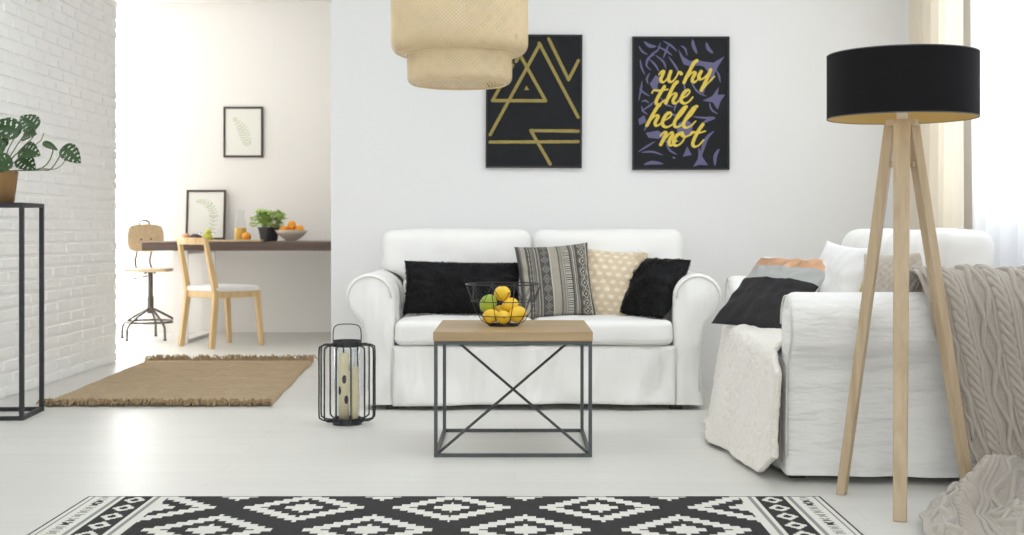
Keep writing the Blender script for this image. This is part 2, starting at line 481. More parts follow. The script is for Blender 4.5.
# ================================================================== PILLOWS
def pillow_pts(W, Hh, T, u, v, side, ear=.07, seed=0, wr=.006):
    """u,v in [-1,1]"""
    x = W/2*u*(1 - ear*(1-v*v)*abs(u)**2)
    z = Hh/2*v*(1 - ear*(1-u*u)*abs(v)**2)
    e = max(0, (1-abs(u)**2.6))**.55 * max(0, (1-abs(v)**2.6))**.55
    y = side*T/2*e
    p = Vector((x, y, z))
    k = e
    y2 = wr*fbm(Vector((x*9+seed, z*9, side*3+seed)), 3)*k*2
    cr = wr*1.1*math.sin(14*math.atan2(v, u)+seed+side)*k*(1-k)*2
    p.y += side*(y2+cr)
    return p
def pillow(name, label, W, Hh, T, c, yaw, tilt, roll, mats, mfn=None, n=36, seed=0, wr=.006, ear=.07, group=None, bend=0, parent=None):
    M = Matrix.Rotation(R(yaw), 4, 'Z') @ Matrix.Rotation(R(tilt), 4, 'X') @ Matrix.Rotation(R(roll), 4, 'Y')
    b = MB()
    for side in (-1, 1):
        def fn(a, d, side=side):
            u = math.sin((a*2-1)*PI/2)*.4+(a*2-1)*.6; v = math.sin((d*2-1)*PI/2)*.4+(d*2-1)*.6
            p = pillow_pts(W, Hh, T, u, v, side, ear, seed, wr)
            p.y += bend*(u*u)*.5
            return p
        b.grid(fn, n, n, mi=(lambda a, d, s=side: mfn(a, d, s)) if mfn else 0, flip=(side > 0))
    o = b.build(name, mats)
    o.matrix_world = Matrix.Translation(Vector(c)) @ M
    tag(o, label, 'pillow', group)
    return o, b
def weld(o):
    bm = bmesh.new(); bm.from_mesh(o.data); bmesh.ops.remove_doubles(bm, verts=bm.verts, dist=.0004); bm.to_mesh(o.data); bm.free()
    for p in o.data.polygons: p.use_smooth = True
def furry(o, W, Hh, T, ear, seed, count, length, m, bend=0):
    rnd = random.Random(seed); b = MB()
    for i in range(count):
        side = -1 if rnd.random() < .75 else 1
        u = rnd.uniform(-1, 1); v = rnd.uniform(-1, 1)
        p = pillow_pts(W, Hh, T, u, v, side, ear, seed, .012); p.y += bend*u*u*.5
        flow = Vector((noise.noise(Vector((u*2, v*2, seed)))*1.2, side*(.55+.3*rnd.random()), -.55+noise.noise(Vector((u*2+9, v*2, seed)))*1.3))
        if max(abs(u), abs(v)) > .93: flow += Vector((u*.9, 0, v*.9))
        flow += Vector((rnd.uniform(-.35, .35),)*3); flow.normalize()
        L = length*rnd.uniform(.6, 1.3); q = flow.orthogonal().normalized(); 
        q = (q + flow.cross(q)*rnd.uniform(-2, 2)).normalized()*.0016
        mid = p + flow*L*.5; tip = p + flow*L + Vector((0, 0, -L*.35))
        b.add([p-q, p+q, mid+q*.8, mid-q*.8, tip], [(0, 1, 2, 3), (3, 2, 4)])
    f = b.build('fur', m, o, smooth=False); f['kind'] = 'stuff'
FUR = mat('black_fur', (.011, .011, .012), .6, bump=[((14, 14, 14), .5, 4, .02)], spec=.15)
FURS = mat('black_fur_strands', (.017, .017, .019), .55, spec=.3)
def velvet(o): weld(o)
p, _ = pillow('pillow', 'wide black faux-fur lumbar pillow at the left of the back sofa', .59, .270, .14, (-.265, 6.44, .568), 0, -12, 1, FUR, seed=3, wr=.008, ear=.04); weld(p)
furry(p, .59, .270, .14, .04, 3, 9000, .009, FURS)
# patterned grey pillow
def ethnic(a, d, s):
    # a across, d up; returns material index 0 dark,1 mid grey,2 cream,3 sand
    x = a; k = d
    g = lambda w, ph=0: int((k*w+ph) % 2)
    if x < .06: return 0
    if x < .09: return 1
    if x < .155: return 3
    if x < .17: return 0
    if x < .225: return 2 if int(k*90) % 2 == 0 and (int(x*240) % 2) else 0
    if x < .24: return 1
    if x < .25: return 0
    if x < .34:
        return (1, 0, 3, 1, 0, 1, 3, 0)[int((x-.25)/.09*8) % 8]
    if x < .44:
        xx = (x-.39)/.05; yy = ((k*9) % 1)*2-1
        t = abs(xx)+abs(yy)
        return 0 if t > .95 or (.35 < t < .6) else 1
    if x < .455: return 2
    if x < .535: return 3
    if x < .55: return 0
    if x < .60: return 1 if int(x*200) % 2 else 3
    if x < .665: return 2 if int(k*80) % 2 == 0 else 0
    if x < .69: return 0
    if x < .76: return (1, 0, 2, 0, 1, 3, 0)[int((x-.69)/.07*7) % 7]
    if x < .78: return 0
    if x < .93:
        xx = abs((x-.855)/.07); yy = ((k*8) % 1)*2-1
        t = xx+abs(yy)
        if .78 < t < 1.02: return 2
        if t < .28: return 2
        if 1.35 < t < 1.5: return 3
        return 0
    if x < .95: return 2
    return 0
E0 = mat('pillow_charcoal', (.085, .082, .075), .95, bump=(300, .4, 2, .002)); E1 = mat('pillow_grey', (.21, .20, .18), .95, bump=(300, .4, 2, .002))
E2 = mat('pillow_cream', (.50, .47, .40), .95, bump=(300, .4, 2, .002)); E3 = mat('pillow_sand', (.36, .33, .27), .95, bump=(300, .4, 2, .002))
p, _ = pillow('pillow', 'grey and cream pillow with woven geometric stripes, behind the fruit bowl', .375, .375, .13, (.200, 6.40, .606), 8, -16, -3.5, [E0, E1, E2, E3], ethnic, n=150, seed=2, ear=.06); weld(p)
# beige dotted pillow with fringe
D0 = mat('pillow_beige', (.66, .55, .39), .95, bump=(200, .4, 3, .003)); D1 = mat('pillow_beige_dot', (.80, .71, .55), .95, bump=(200, .4, 3, .003))
def dots(a, d, s):
    r_ = int(d*11); xx = (a*9 + (.5 if r_ % 2 else 0)) % 1 - .5; yy = (d*11) % 1 - .5
    if a > .86 or a < .1: return 0
    return 1 if xx*xx + yy*yy < .075 else 0
p, _ = pillow('pillow', 'beige pillow with pale dots and a ruffled fringe edge', .36, .35, .11, (.475, 6.46, .588), -10, -14, 5, [D0, D1], dots, n=90, seed=5, ear=.05); weld(p)
b = MB(); rnd = random.Random(4)
for i in range(260):
    v = -1+2*i/259
    q = pillow_pts(.36, .35, .11, .98, v, -1, .05, 5)
    L = rnd.uniform(.018, .034); dr = Vector((-.55+rnd.uniform(-.4, .2), -.75, rnd.uniform(-.5, .3))).normalized(); w = Vector((0, 0, .002))
    q2 = q + Vector((rnd.uniform(-.05, 0), -.012, 0))
    b.add([q2-w, q2+w, q2+dr*L+w*.6, q2+dr*L-w*.6], [(0, 1, 2, 3)])
f = b.build('fringe', D1, p, smooth=False); f['kind'] = 'stuff'

# pillows on the right sofa
S0 = mat('pillow_black_cotton', (.022, .021, .023), .9, bump=(400, .3, 2, .001)); S1 = mat('pillow_grey_felt', (.42, .43, .42), .95, bump=(300, .4, 2, .002))
S2 = mat('pillow_copper', (.72, .42, .25), .38, .55, bump=(60, .2, 2, .004)); S3 = mat('pillow_white_cotton', (.82, .82, .82), .9, bump=(20, .3, 3, .01))
def stripes(a, d, s):
    if s > 0: return 3
    if d < .60: return 0
    if d < .77: return 1
    if d < .965: return 2
    return 3
def framed(name, label, W, Hh, T, bl, br, tl, mats, mfn, n, seed, wr=.006, ear=.04):
    bl, br, tl = Vector(bl), Vector(br), Vector(tl)
    xa = (br-bl).normalized(); za = (tl-bl); za = (za-xa*za.dot(xa)).normalized(); ya = za.cross(xa)
    c = bl + xa*(br-bl).length/2 + za*Hh/2
    p, _ = pillow(name, label, W, Hh, T, (0, 0, 0), 0, 0, 0, mats, mfn, n=n, seed=seed, wr=wr, ear=ear)
    M = Matrix((( xa.x, ya.x, za.x, c.x), (xa.y, ya.y, za.y, c.y), (xa.z, ya.z, za.z, c.z), (0, 0, 0, 1)))
    p.matrix_world = M; weld(p); return p
p = framed('pillow', 'slumped black faux-fur pillow against the right arm of the back sofa', .34, .33, .15, (.520, 6.40, .440), (.705, 6.14, .440), (.660, 6.50, .700), FUR, None, 40, 8, wr=.004, ear=.05)
furry(p, .34, .33, .15, .05, 8, 7000, .007, FURS)
framed('pillow', 'pillow striped in black, grey and copper, lying on the fleece blanket', .56, .385, .085,
       (.850, 5.52, .458), (1.060, 5.02, .458), (1.08, 5.64, .745), [S0, S1, S2, S3], stripes, 60, 6)
p, _ = pillow('pillow', 'plain white pillow leaning on the back of the right sofa with a golden tassel edge', .46, .375, .12, (1.285, 5.09, .625), -80, -14, 3, S3, seed=9); weld(p)
GOLD = mat('gold_tassel_thread', (.62, .52, .25), .7)
b = MB(); rnd = random.Random(9)
for i in range(42):
    v = -1+2*i/41; q = pillow_pts(.46, .375, .12, .985, v, -1, .07, 9); q.x += .004
    b.tube([q, q+Vector((.012, -.002, -.004)), q+Vector((.02+rnd.uniform(-.004, .004), rnd.uniform(-.006, .006), -.018))], .003, 5)
f = b.build('tassel_edge', GOLD, p); f['kind'] = 'stuff'
KN = mat('taupe_knit', (.47, .42, .36), .95, bump=[((60, 60, 60), .6, 3, .006)], sheen=.3)
def rib_pillow():
    p, _ = pillow('pillow', 'taupe ribbed knit pillow between the lamp legs on the right sofa', .29, .33, .11, (1.365, 4.57, .625), -46, -14, -4, KN, n=110, seed=12); weld(p)
    for v in p.data.vertices:
        s = 1 if v.co.y > 0 else -1
        k = max(0, 1-(abs(v.co.x)/.16)**4)*max(0, 1-(abs(v.co.z)/.165)**4)
        v.co.y += s*.004*k*abs(math.sin(v.co.x*180))*(.6+.4*math.sin(v.co.z*220+math.floor(v.co.x*57)*PI))
rib_pillow()

# ================================================================== FLEECE BLANKET (right sofa seat)
FLEECE = mat('cream_fleece', (.88, .84, .765), .95, bump=[(130, .7, 4, .008), (28, .5, 3, .012)], sheen=.6)
def fleece():
    b = MB()
    NU, NV = 110, 120
    # u: 0 near end (Y 4.48) -> 1 far end (Y 5.66); v: 0 back of seat -> 1 hem
    def fn(u, v):
        Y = 4.512 + 1.14*u
        front = .900 - .018*math.sin(PI*min(1, u*1.1)) + .035*u
        Y -= .205*sstep(.36, .52, v)*(1-u)**3
        if v < .38:                              # lying on the seat
            t = v/.38
            X = 1.24 + (front+.035-1.24)*t; Z = .458 - .002*t
        elif v < .46:
            a = (v-.38)/.08*PI/2; X = front+.035 - .045*math.sin(a); Z = .456 - .045*(1-math.cos(a))
        else:
            t = (v-.46)/.54
            hem = .016 + .075*sstep(.10, 0, u)
            Z = .411 + (hem-.411)*t
            X = front - .010 - (.012+.085*sstep(0, .5, u))*t
            fold = (.020*math.sin(u*11+.5)+.008*math.sin(u*23+1.7))*sstep(0, .15, u)
            X -= t**1.3*fold
            X += .030*math.exp(-((u-.80)/.05)**2)*sstep(.25, .8, t)      # deep fold toward the far end
            Y += .02*t*(1-u)
            Y -= .06*t*u
            if t > .93: X -= .025*(t-.93)/.07*sstep(.6, 1, u)
        if v <= .46 and v > .0:
            Z += .006*noise.noise(Vector((X*9, Y*9, 3)))
        X += .006*noise.noise(Vector((Y*8, Z*6, 1)))
        d = .0035*noise.noise(Vector((X*60, Y*60, Z*60)))
        return Vector((X-d, Y, max(Z+d, .008)))
    b.grid(fn, NU, NV)
    return tag(b.build('blanket', FLEECE, solid=.022), 'cream fleece blanket hanging over the seat front of the right sofa', 'blanket')
fleece()

# ================================================================== CABLE KNIT THROW over near arm
YARN = mat('taupe_cable_yarn', (.43, .385, .335), .95, bump=[((220, 220, 220), .6, 3, .004)], sheen=.35)
def knit_h(s, l):
    """s across (m), l along (m) -> relief height"""
    per = .158; c = s % per; h = 0
    def bump(x, w): return math.sqrt(max(0, 1-(x/w)**2))
    if c < .052:                        # braided cable
        x = c-.026
        for ph in (0, 2*PI/3, 4*PI/3):
            xc = .014*math.sin(2*PI*l/.105+ph); z = .5+.5*math.cos(2*PI*l/.105+ph)
            h = max(h, bump(x-xc, .011)*(.007+.010*z))
    elif c < .078:                      # two ribs
        h = .008*max(bump(c-.059, .0055), bump(c-.071, .0055))
    else:                               # diamond lattice with moss centre
        x = c-.117; t = (l/.17) % 1; w = .004+.025*(1-abs(2*t-1))
        h = bump(abs(x)-w, .0075)*.015
        if abs(x) < w: h = max(h, .003*(1+math.sin(l*420)*math.sin(s*420)))
        h = max(h, .006*bump(abs(x)-.036, .004))
    return h
def throw():
    b = MB()
    # profile in (Y,Z) along length: inside arm, over roll, down outside, out across the floor
    prof = [(4.50, .47), (4.485, .56), (4.46, .64), (4.41, .680), (4.35, .700), (4.285, .684), (4.232, .62), (4.210, .54), (4.205, .44), (4.20, .34), (4.19, .24), (4.175, .14), (4.13, .055), (4.04, .028), (3.92, .024), (3.78, .022), (3.62, .022), (3.45, .022), (3.28, .020), (3.10, .016)]
    P = catmull([(0, y, z) for y, z in prof], 24)
    L = [0]
    for i in range(1, len(P)): L.append(L[-1] + (P[i]-P[i-1]).length)
    tot = L[-1]
    def sample(l):
        l = max(0, min(tot-1e-6, l)); lo, hi = 0, len(L)-1
        while hi-lo > 1:
            m = (lo+hi)//2
            if L[m] <= l: lo = m
            else: hi = m
        t = (l-L[lo])/(L[hi]-L[lo]); return P[lo].lerp(P[hi], t)
    Wd = .62
    def base(u, v):
        l = v*tot; s = u
        p = sample(l)
        # left edge and right edge X as function of l
        lf = [(0, 1.30), (.2, 1.33), (.35, 1.345), (.5, 1.365), (.7, 1.415), (.9, 1.475), (1.01, 1.505), (1.06, 1.50), (1.17, 1.365), (1.30, 1.255), (1.46, 1.175), (1.7, 1.12), (2.1, 1.10)]
        rt = [(0, 1.80), (.3, 1.83), (.6, 1.86), (.78, 1.88), (1.0, 1.90), (1.3, 1.86), (2, 1.80)]
        def li(T, x):
            for (a, y0), (c, y1) in zip(T, T[1:]):
                if x <= c: return y0+(y1-y0)*sstep(a, c, x)
            return T[-1][1]
        xl, xr = li(lf, l), li(rt, l)
        X = xl + (xr-xl)*s
        # large gathered folds running along the length
        env = sstep(.12, .4, l)
        fl = sstep(.95, 1.12, l)
        fold = (.5+.5*math.sin(s*9+l*1.0+.6))*.026*(1-fl) + (.5+.5*math.sin(s*15+l*4+1.2*math.sin(l*5)))*.055*fl*sstep(-.02, .12, s)
        fold += .070*math.exp(-((s-.28)/.26)**2-((l-1.16)/.09)**2)
        fold *= (.45+.55*env)*(1-.9*sstep(tot-.30, tot, l))
        if l < .62: fold += .03*math.exp(-((s-.42)/.16)**2)*sstep(.05, .25, l)*sstep(.6, .35, l)
        return X, p, l, fold
    def surf(u, v):
        X, p, l, fold = base(u, v)
        a = sample(l-.004); c = sample(l+.004); t = (c-a).normalized(); n = Vector((0, t.z, -t.y))
        if n.length < 1e-6: n = Vector((0, 0, 1))
        n = n.normalized()
        # make n point outward: up on arm top / -Y on outside / up on floor
        if l < .12: n = Vector((0, .6, .3)).normalized()
        fold *= 1-.85*(1-sstep(0, .3, u))*sstep(.35, .5, l)*(1-sstep(1.0, 1.1, l))
        q = Vector((X, p.y, p.z)) + n*fold
        return q, n, l
    NU, NV = 240, 680
    def fn(u, v):
        q, n, l = surf(u, v)
        h = knit_h(u*.52+.085, l)
        if u < .03: h = .006
        r_ = q + n*h
        r_.z = max(r_.z, .012)
        return r_
    b.grid(fn, NU, NV)
    o = b.build('throw_blanket', YARN, solid=.008)
    return tag(o, 'taupe cable-knit throw draped over the sofa arm and trailing on the floor', 'blanket')
throw()

# ================================================================== COFFEE TABLE
OAKX = wood_mat('honey_oak', (.34, .23, .110), (.46, .325, .175), 'X', .38)
def coffee_table():
    cx, y0, y1, hw = -.0075, 4.856, 5.466, .300
    t = thing('coffee_table', 'square coffee table with oak top on a thin dark steel box frame', 'table', (cx, (y0+y1)/2, 0))
    hy = (y1-y0)/2; r = .0135; zt = .440
    b = MB(); b.box((-hw-.003, -hy-.003, zt), (hw+.003, hy+.003, .477)); b.build('tabletop', OAKX, t, bevel=.003)
    c = r/2; ex, ey = hw-c, hy-c
    for sx in (-1, 1):
        for sy in (-1, 1):
            b = MB(); b.beam((sx*ex, sy*ey, 0), (sx*ex, sy*ey, zt), r, r); b.build('leg', STEEL, t, smooth=False)
    for nm, z in (('bottom_frame', c), ('top_frame', zt-c)):
        b = MB()
        for sy in (-1, 1): b.beam((-ex+c, sy*ey, z), (ex-c, sy*ey, z), r, r, (0, 1, 0))
        for sx in (-1, 1): b.beam((sx*ex, -ey+c, z), (sx*ex, ey-c, z), r, r, (1, 0, 0))
        b.build(nm, STEEL, t, smooth=False)
    for sx in (-1, 1):
        b = MB(); b.tube([(sx*(ex-.004), -ey+.004, .010), (-sx*(ex-.004), ey-.004, zt-.010)], .0055, 8); b.build('cross_brace', STEEL, t)
coffee_table()
# wire bowl
BX, BY, BZ = -.047, 5.15, .477
def wire_bowl():
    t = thing('fruit_bowl', 'black wire fruit bowl on the coffee table', 'bowl', (BX, BY, BZ))
    prof = [(.150, .168), (.128, .100), (.100, .042), (.060, .006)]
    b = MB(); b.ring((0, 0, .168), .150, .0028, 60); b.build('rim', BLACKM, t)
    b = MB()
    for r_, z in prof[1:]: b.ring((0, 0, z), r_, .0018, 56)
    b.build('hoops', BLACKM, t)
    b = MB(); N = 10
    for k in range(N):
        a0 = 2*PI*k/N; a1 = 2*PI*(k+.5)/N; a2 = 2*PI*(k+1)/N
        P = lambda r_, a, z: (r_*math.cos(a), r_*math.sin(a), z)
        b.tube([P(.150, a0, .168), P(.128, a1, .100), P(.150, a2, .168)], .0016, 6)
        b.tube(catmull([P(.150, a0, .168), P(.128, a0, .100), P(.100, a0, .042), P(.082, a0, .018), P(.060, a0, .006)], 4), .0017, 6)
    b.build('wires', BLACKM, t)
    b = MB(); b.ring((0, 0, .003), .058, .003, 40); b.build('base_ring', BLACKM, t)
wire_bowl()
LEMON = mat('lemon_peel', (.86, .56, .035), .42, bump=(220, .35, 2, .002), var=(14, .12))
LIME = mat('lime_peel', (.34, .45, .05), .42, bump=(220, .35, 2, .002), var=(16, .35))
STEMG = mat('green_fruit_tip', (.22, .20, .05), .7)
def fruit(name, label, cat, c, r, m, ax, rot, group=None, elong=1.16, tip=.14):
    b = MB(); prof = []
    for k in range(19):
        a = -PI/2 + PI*k/18
        rr = r*math.cos(a); z = r*math.sin(a)*elong
        if tip: z += math.copysign(r*tip*max(0, abs(math.sin(a))**9), a)
        prof.append((max(rr, .0004), z))
    b.lathe(prof, n=26)
    o = b.build(name, m); o.location = c; o.rotation_euler = rot
    b = MB(); b.lathe([(.0004, r*(elong+tip)-.001), (.0035, r*(elong+tip)-.001), (.003, r*(elong+tip)+.002), (.0004, r*(elong+tip)+.002)], n=8)
    b.build('stem_tip', STEMG, o)
    tag(o, label, cat, group)
g = 'lemons in the wire bowl'
fr = [((-.004, .030, .128), .034, LEMON, 'round yellow lemon on top of the fruit pile', 'lemon', (1.5, .3, .6)),
      ((-.058, .015, .088), .036, LIME, 'green lime at the left of the fruit pile', 'lime', (.4, .6, 0)),
      ((-.048, -.030, .040), .031, LEMON, 'lemon low at the left of the bowl, under the green lime', 'lemon', (1.3, .2, 1.2)),
      ((.000, -.045, .037), .030, LEMON, 'lemon at the front of the bowl bottom', 'lemon', (1.5, .4, .1)),
      ((.055, -.026, .048), .034, LEMON, 'lemon at the right end of the bowl', 'lemon', (1.2, .5, 1.9)),
      ((.028, .010, .082), .033, LEMON, 'lemon in the middle of the pile, right below the topmost one', 'lemon', (1.4, .9, .8)),
      ((-.010, .055, .050), .032, LEMON, 'lemon at the back of the wire bowl, half hidden', 'lemon', (.3, 1.4, .8))]
for c, r, m, lb, cat, rot in fr:
    fruit(cat, lb, cat, (BX+c[0]*1.05, BY+c[1]*1.05, BZ+c[2]), r*.93, m, None, rot, g if cat == 'lemon' else None)

# ================================================================== LANTERN
CANDLE = mat('cream_candle_wax', (.80, .70, .47), .5, sss=.1)
def lantern():
    t = thing('lantern', 'dark metal cage lantern with candle standing left of the back sofa', 'lantern', (-.745, 5.68, 0))
    for nm, z0, z1 in (('base_ring', .0, .030), ('top_ring', .345, .372)):
        b = MB()
        if nm == 'base_ring': b.lathe([(.0005, z0), (.064, z0), (.064, z1), (.058, z1), (.058, .012), (.0005, .012)], n=40)
        else: b.lathe([(.060, z0), (.064, z0), (.064, z1), (.060, z1), (.060, z0)], n=40)
        b.build(nm, BLACKM, t, auto=40)
    N = 12
    for k in range(N):
        a = 2*PI*(k+.5)/N
        pr = [(.064, .352), (.100, .352), (.116, .346), (.124, .328), (.124, .19), (.124, .045), (.116, .028), (.100, .020), (.064, .018)]
        b = MB(); pts = []
        for i, (r_, z) in enumerate(pr): pts.append(Vector((r_*math.cos(a), r_*math.sin(a), z)))
        b.tube(catmull(pts, 3), .0036, 8); b.build('bar', BLACKM, t)
    b = MB(); pts = [(-.062, 0, .37), (-.062, 0, .405), (-.057, 0, .428), (-.040, 0, .441), (0, 0, .444), (.040, 0, .441), (.057, 0, .428), (.062, 0, .405), (.062, 0, .37)]
    b.tube(catmull(pts, 4), .0026, 8); b.build('handle', STEEL, t)
    b = MB(); b.lathe([(.0548, .013), (.056, .013), (.056, .338), (.0548, .338), (.0548, .013)], n=40); b.build('glass_cylinder', GLASS, t)
    c = MB(); c.lathe([(.0005, .0), (.0240, 0), (.0240, .30), (.020, .304), (.0005, .300)], n=32)
    BLK = mat('black_candle_dots', (.03, .03, .03), .6)
    for i, (x, z) in enumerate(((.6, .10), (-.8, .14), (.2, .19), (2.4, .16), (-2.2, .09), (1.6, .24), (-1.6, .23))):
        # oval spot that follows the round of the candle
        K = 5
        for p_ in range(-K, K):
            def cp(q, sg):
                a_ = x-PI/2+q/K*.42; return (.0243*math.cos(a_), .0243*math.sin(a_), z+sg*.019*math.sqrt(max(0, 1-(q/K)**2)))
            c.add([cp(p_, -1), cp(p_+1, -1), cp(p_+1, 1), cp(p_, 1)], [(0, 1, 2, 3)], 1)
    o = c.build('candle', [CANDLE, BLK]); o.location = (-.757, 5.665, .0125)
    tag(o, 'tall cream candle with black spots inside the cage lantern', 'candle')
    w = MB(); w.tube([(0, 0, .30), (.001, 0, .312)], .001, 5); w.build('wick', BLACKM, o)
    c = MB(); c.lathe([(.0005, .0), (.0165, 0), (.0165, .24), (.0005, .24)], n=24)
    o = c.build('candle', CANDLE, auto=40); o.location = (-.714, 5.690, .0125)
    tag(o, 'plain cream candle beside the spotted one inside the cage lantern', 'candle')
    w = MB(); w.tube([(0, 0, .24), (.001, 0, .252)], .001, 5); w.build('wick', BLACKM, o)
lantern()

# ================================================================== FLOOR LAMP
ASH = wood_mat('pale_ash_leg', (.44, .33, .20), (.56, .44, .29), 'Z', .5, 1.0)
SHADEO = mat('black_shade_fabric', (.009, .0085, .0095), .85, spec=.2, bump=(600, .3, 1, .001))
SHADEI = mat('gold_shade_lining', (.62, .44, .17), .45, .35)
def floor_lamp():
    cx, cy = 1.237, 4.09
    t = thing('floor_lamp', 'tripod floor lamp with pale wooden legs and black drum shade', 'lamp', (cx, cy, 0))
    feet = [(1.143-cx, 3.80-cy), (1.067-cx, 4.185-cy), (1.478-cx, 4.165-cy)]
    for i, (fx, fy) in enumerate(feet):
        d = Vector((fx, fy, 0)).normalized(); sd = Vector((-d.y, d.x, 0))
        b = MB(); top = d*.036 + Vector((0, 0, 1.200)); bot = Vector((fx, fy, .0)) 
        b.beam(bot, top, .040 if i == 0 else .036, .030, tuple(sd), w1=.052 if i == 0 else .040, d1=.034)
        o = b.build('leg', ASH, t, bevel=.003)
        for v in o.data.vertices:
            if v.co.z < .1: v.co.z = 0.0
    for i in (1, 2):
        fx, fy = feet[i]; d = Vector((fx, fy, 0)).normalized()
        b = MB(); p = d*.030 + Vector((0, 0, 1.075)); q = d*.062 + Vector((0, 0, 1.075))
        b.beam(p, q, .022, .026, (0, 0, 1)); b.build('spacer_block', ASH, t, bevel=.002)
    b = MB(); b.lathe([(.0005, 1.195), (.050, 1.195), (.050, 1.215), (.0005, 1.215)], n=32); b.build('hub', ASH, t, auto=40)
    b = MB(); b.lathe([(.0005, 1.215), (.017, 1.215), (.017, 1.265), (.013, 1.27), (.0005, 1.27)], n=20); b.build('bulb_socket', mat('white_socket', (.75, .72, .66), .4), t, auto=40)
    b = MB(); b.lathe([(.010, 1.27), (.016, 1.285), (.030, 1.315), (.033, 1.335), (.028, 1.358), (.014, 1.37), (.0005, 1.372)], n=24); b.build('light_bulb', mat('frosted_bulb', (.9, .88, .82), .3), t)
    b = MB(); r0 = .2345; z0, z1 = 1.220, 1.424
    b.lathe([(r0, z0), (r0, z1)], n=96, mi=0)
    b.lathe([(r0-.003, z1), (r0-.003, z0)], n=96, mi=1)
    b.lathe([(r0-.003, z0), (r0, z0)], n=96, mi=0); b.lathe([(r0, z1), (r0-.003, z1)], n=96, mi=0)
    s = b.build('lamp_shade', [SHADEO, SHADEI], t, auto=40)
    b = MB(); b.ring((0, 0, z0+.001), r0-.001, .0022, 96); b.ring((0, 0, z1-.001), r0-.001, .0022, 96); b.build('shade_rim', mat('charcoal_rim', (.10, .10, .10), .6), s)
    b = MB()
    for k in range(3):
        a = 2*PI*k/3+.5; b.tube([(.018*math.cos(a), .018*math.sin(a), 1.262), ((r0-.004)*math.cos(a), (r0-.004)*math.sin(a), 1.262)], .0022, 6)
    b.ring((0, 0, 1.262), .0195, .0025, 24); b.build('shade_spider', mat('brass_wire', (.55, .42, .2), .4, .8), s)
floor_lamp()

# ================================================================== PENDANT LAMP
BAM = mat('bamboo_strip', (.78, .635, .40), .55, var=((9, 9, 9), .12))
BAMI = mat('bamboo_lining', (.86, .75, .54), .6, var=((9, 9, 9), .10))
def pendant():
    cx, cy = -.221, 5.10
    t = thing('pendant_lamp', 'two-tier woven bamboo pendant lamp hanging over the coffee table', 'lamp', (cx, cy, 0))
    def tier(name, R0, z0, z1, rb, N, m, w, off=0.0):
        b = MB(); hgt = z1-z0; rot = hgt/R0*1.05
        def rad(s):      # s height 0..1, rounded at both ends
            z = s*hgt; e = min(z, hgt-z)
            k = 1 if e > rb else math.sqrt(max(0, 1-(1-e/rb)**2))
            return R0 - rb*.75*(1-k) + off
        segs = 26
        for d in (-1, 1):
            for k in range(N):
                a0 = 2*PI*k/N; vs = []
                for i in range(segs+1):
                    s = i/segs; s = .5-.5*math.cos(s*PI)*1 if True else s
                    a = a0 + d*rot*s; r_ = rad(s) + d*.0012
                    ww = w/2/R0
                    for q in (-1, 1):
                        vs.append((r_*math.cos(a+q*ww), r_*math.sin(a+q*ww), z0+hgt*s))
                b.add(vs, [(2*i, 2*i+1, 2*i+3, 2*i+2) for i in range(segs)])
        return b.build(name, m, t, smooth=True)
    up = tier('upper_tier', .273, 1.560, 1.93, .045, 112, BAM, .0070)
    lo = tier('lower_tier', .209, 1.440, 1.64, .034, 86, BAM, .0070)
    tier('lining', .268, 1.565, 1.925, .045, 84, BAMI, .0080)
    tier('lining', .204, 1.445, 1.64, .034, 66, BAMI, .0080)
    for z_, r_ in ((1.442, .184), (1.562, .240), (1.928, .240), (1.556, .212)):
        b = MB(); b.ring((0, 0, z_), r_, .004, 80); b.build('hoop', BAM, t)
    b = MB(); b.lathe([(.204, 1.560), (.243, 1.560), (.243, 1.565), (.204, 1.565), (.204, 1.560)], n=80)
    b.build('shoulder', BAM, t)
    b = MB(); b.lathe([(.0005, 1.62), (.03, 1.63), (.042, 1.66), (.035, 1.70), (.018, 1.73), (.0005, 1.735)], n=24); b.build('light_bulb', mat('frosted_bulb', (.9, .88, .82), .3), t)
    b = MB(); b.lathe([(.0005, 1.73), (.022, 1.73), (.022, 1.80), (.0005, 1.80)], n=20); b.build('bulb_socket', WHITEP, t, auto=40)
    b = MB(); b.tube([(0, 0, 1.80), (0, 0, 2.748)], .003, 6)
    for k in range(3):
        a = 2*PI*k/3; b.tube([(0, 0, 1.93), (.24*math.cos(a), .24*math.sin(a), 1.928)], .003, 6)
    b.build('cord', WHITEP, t)
pendant()

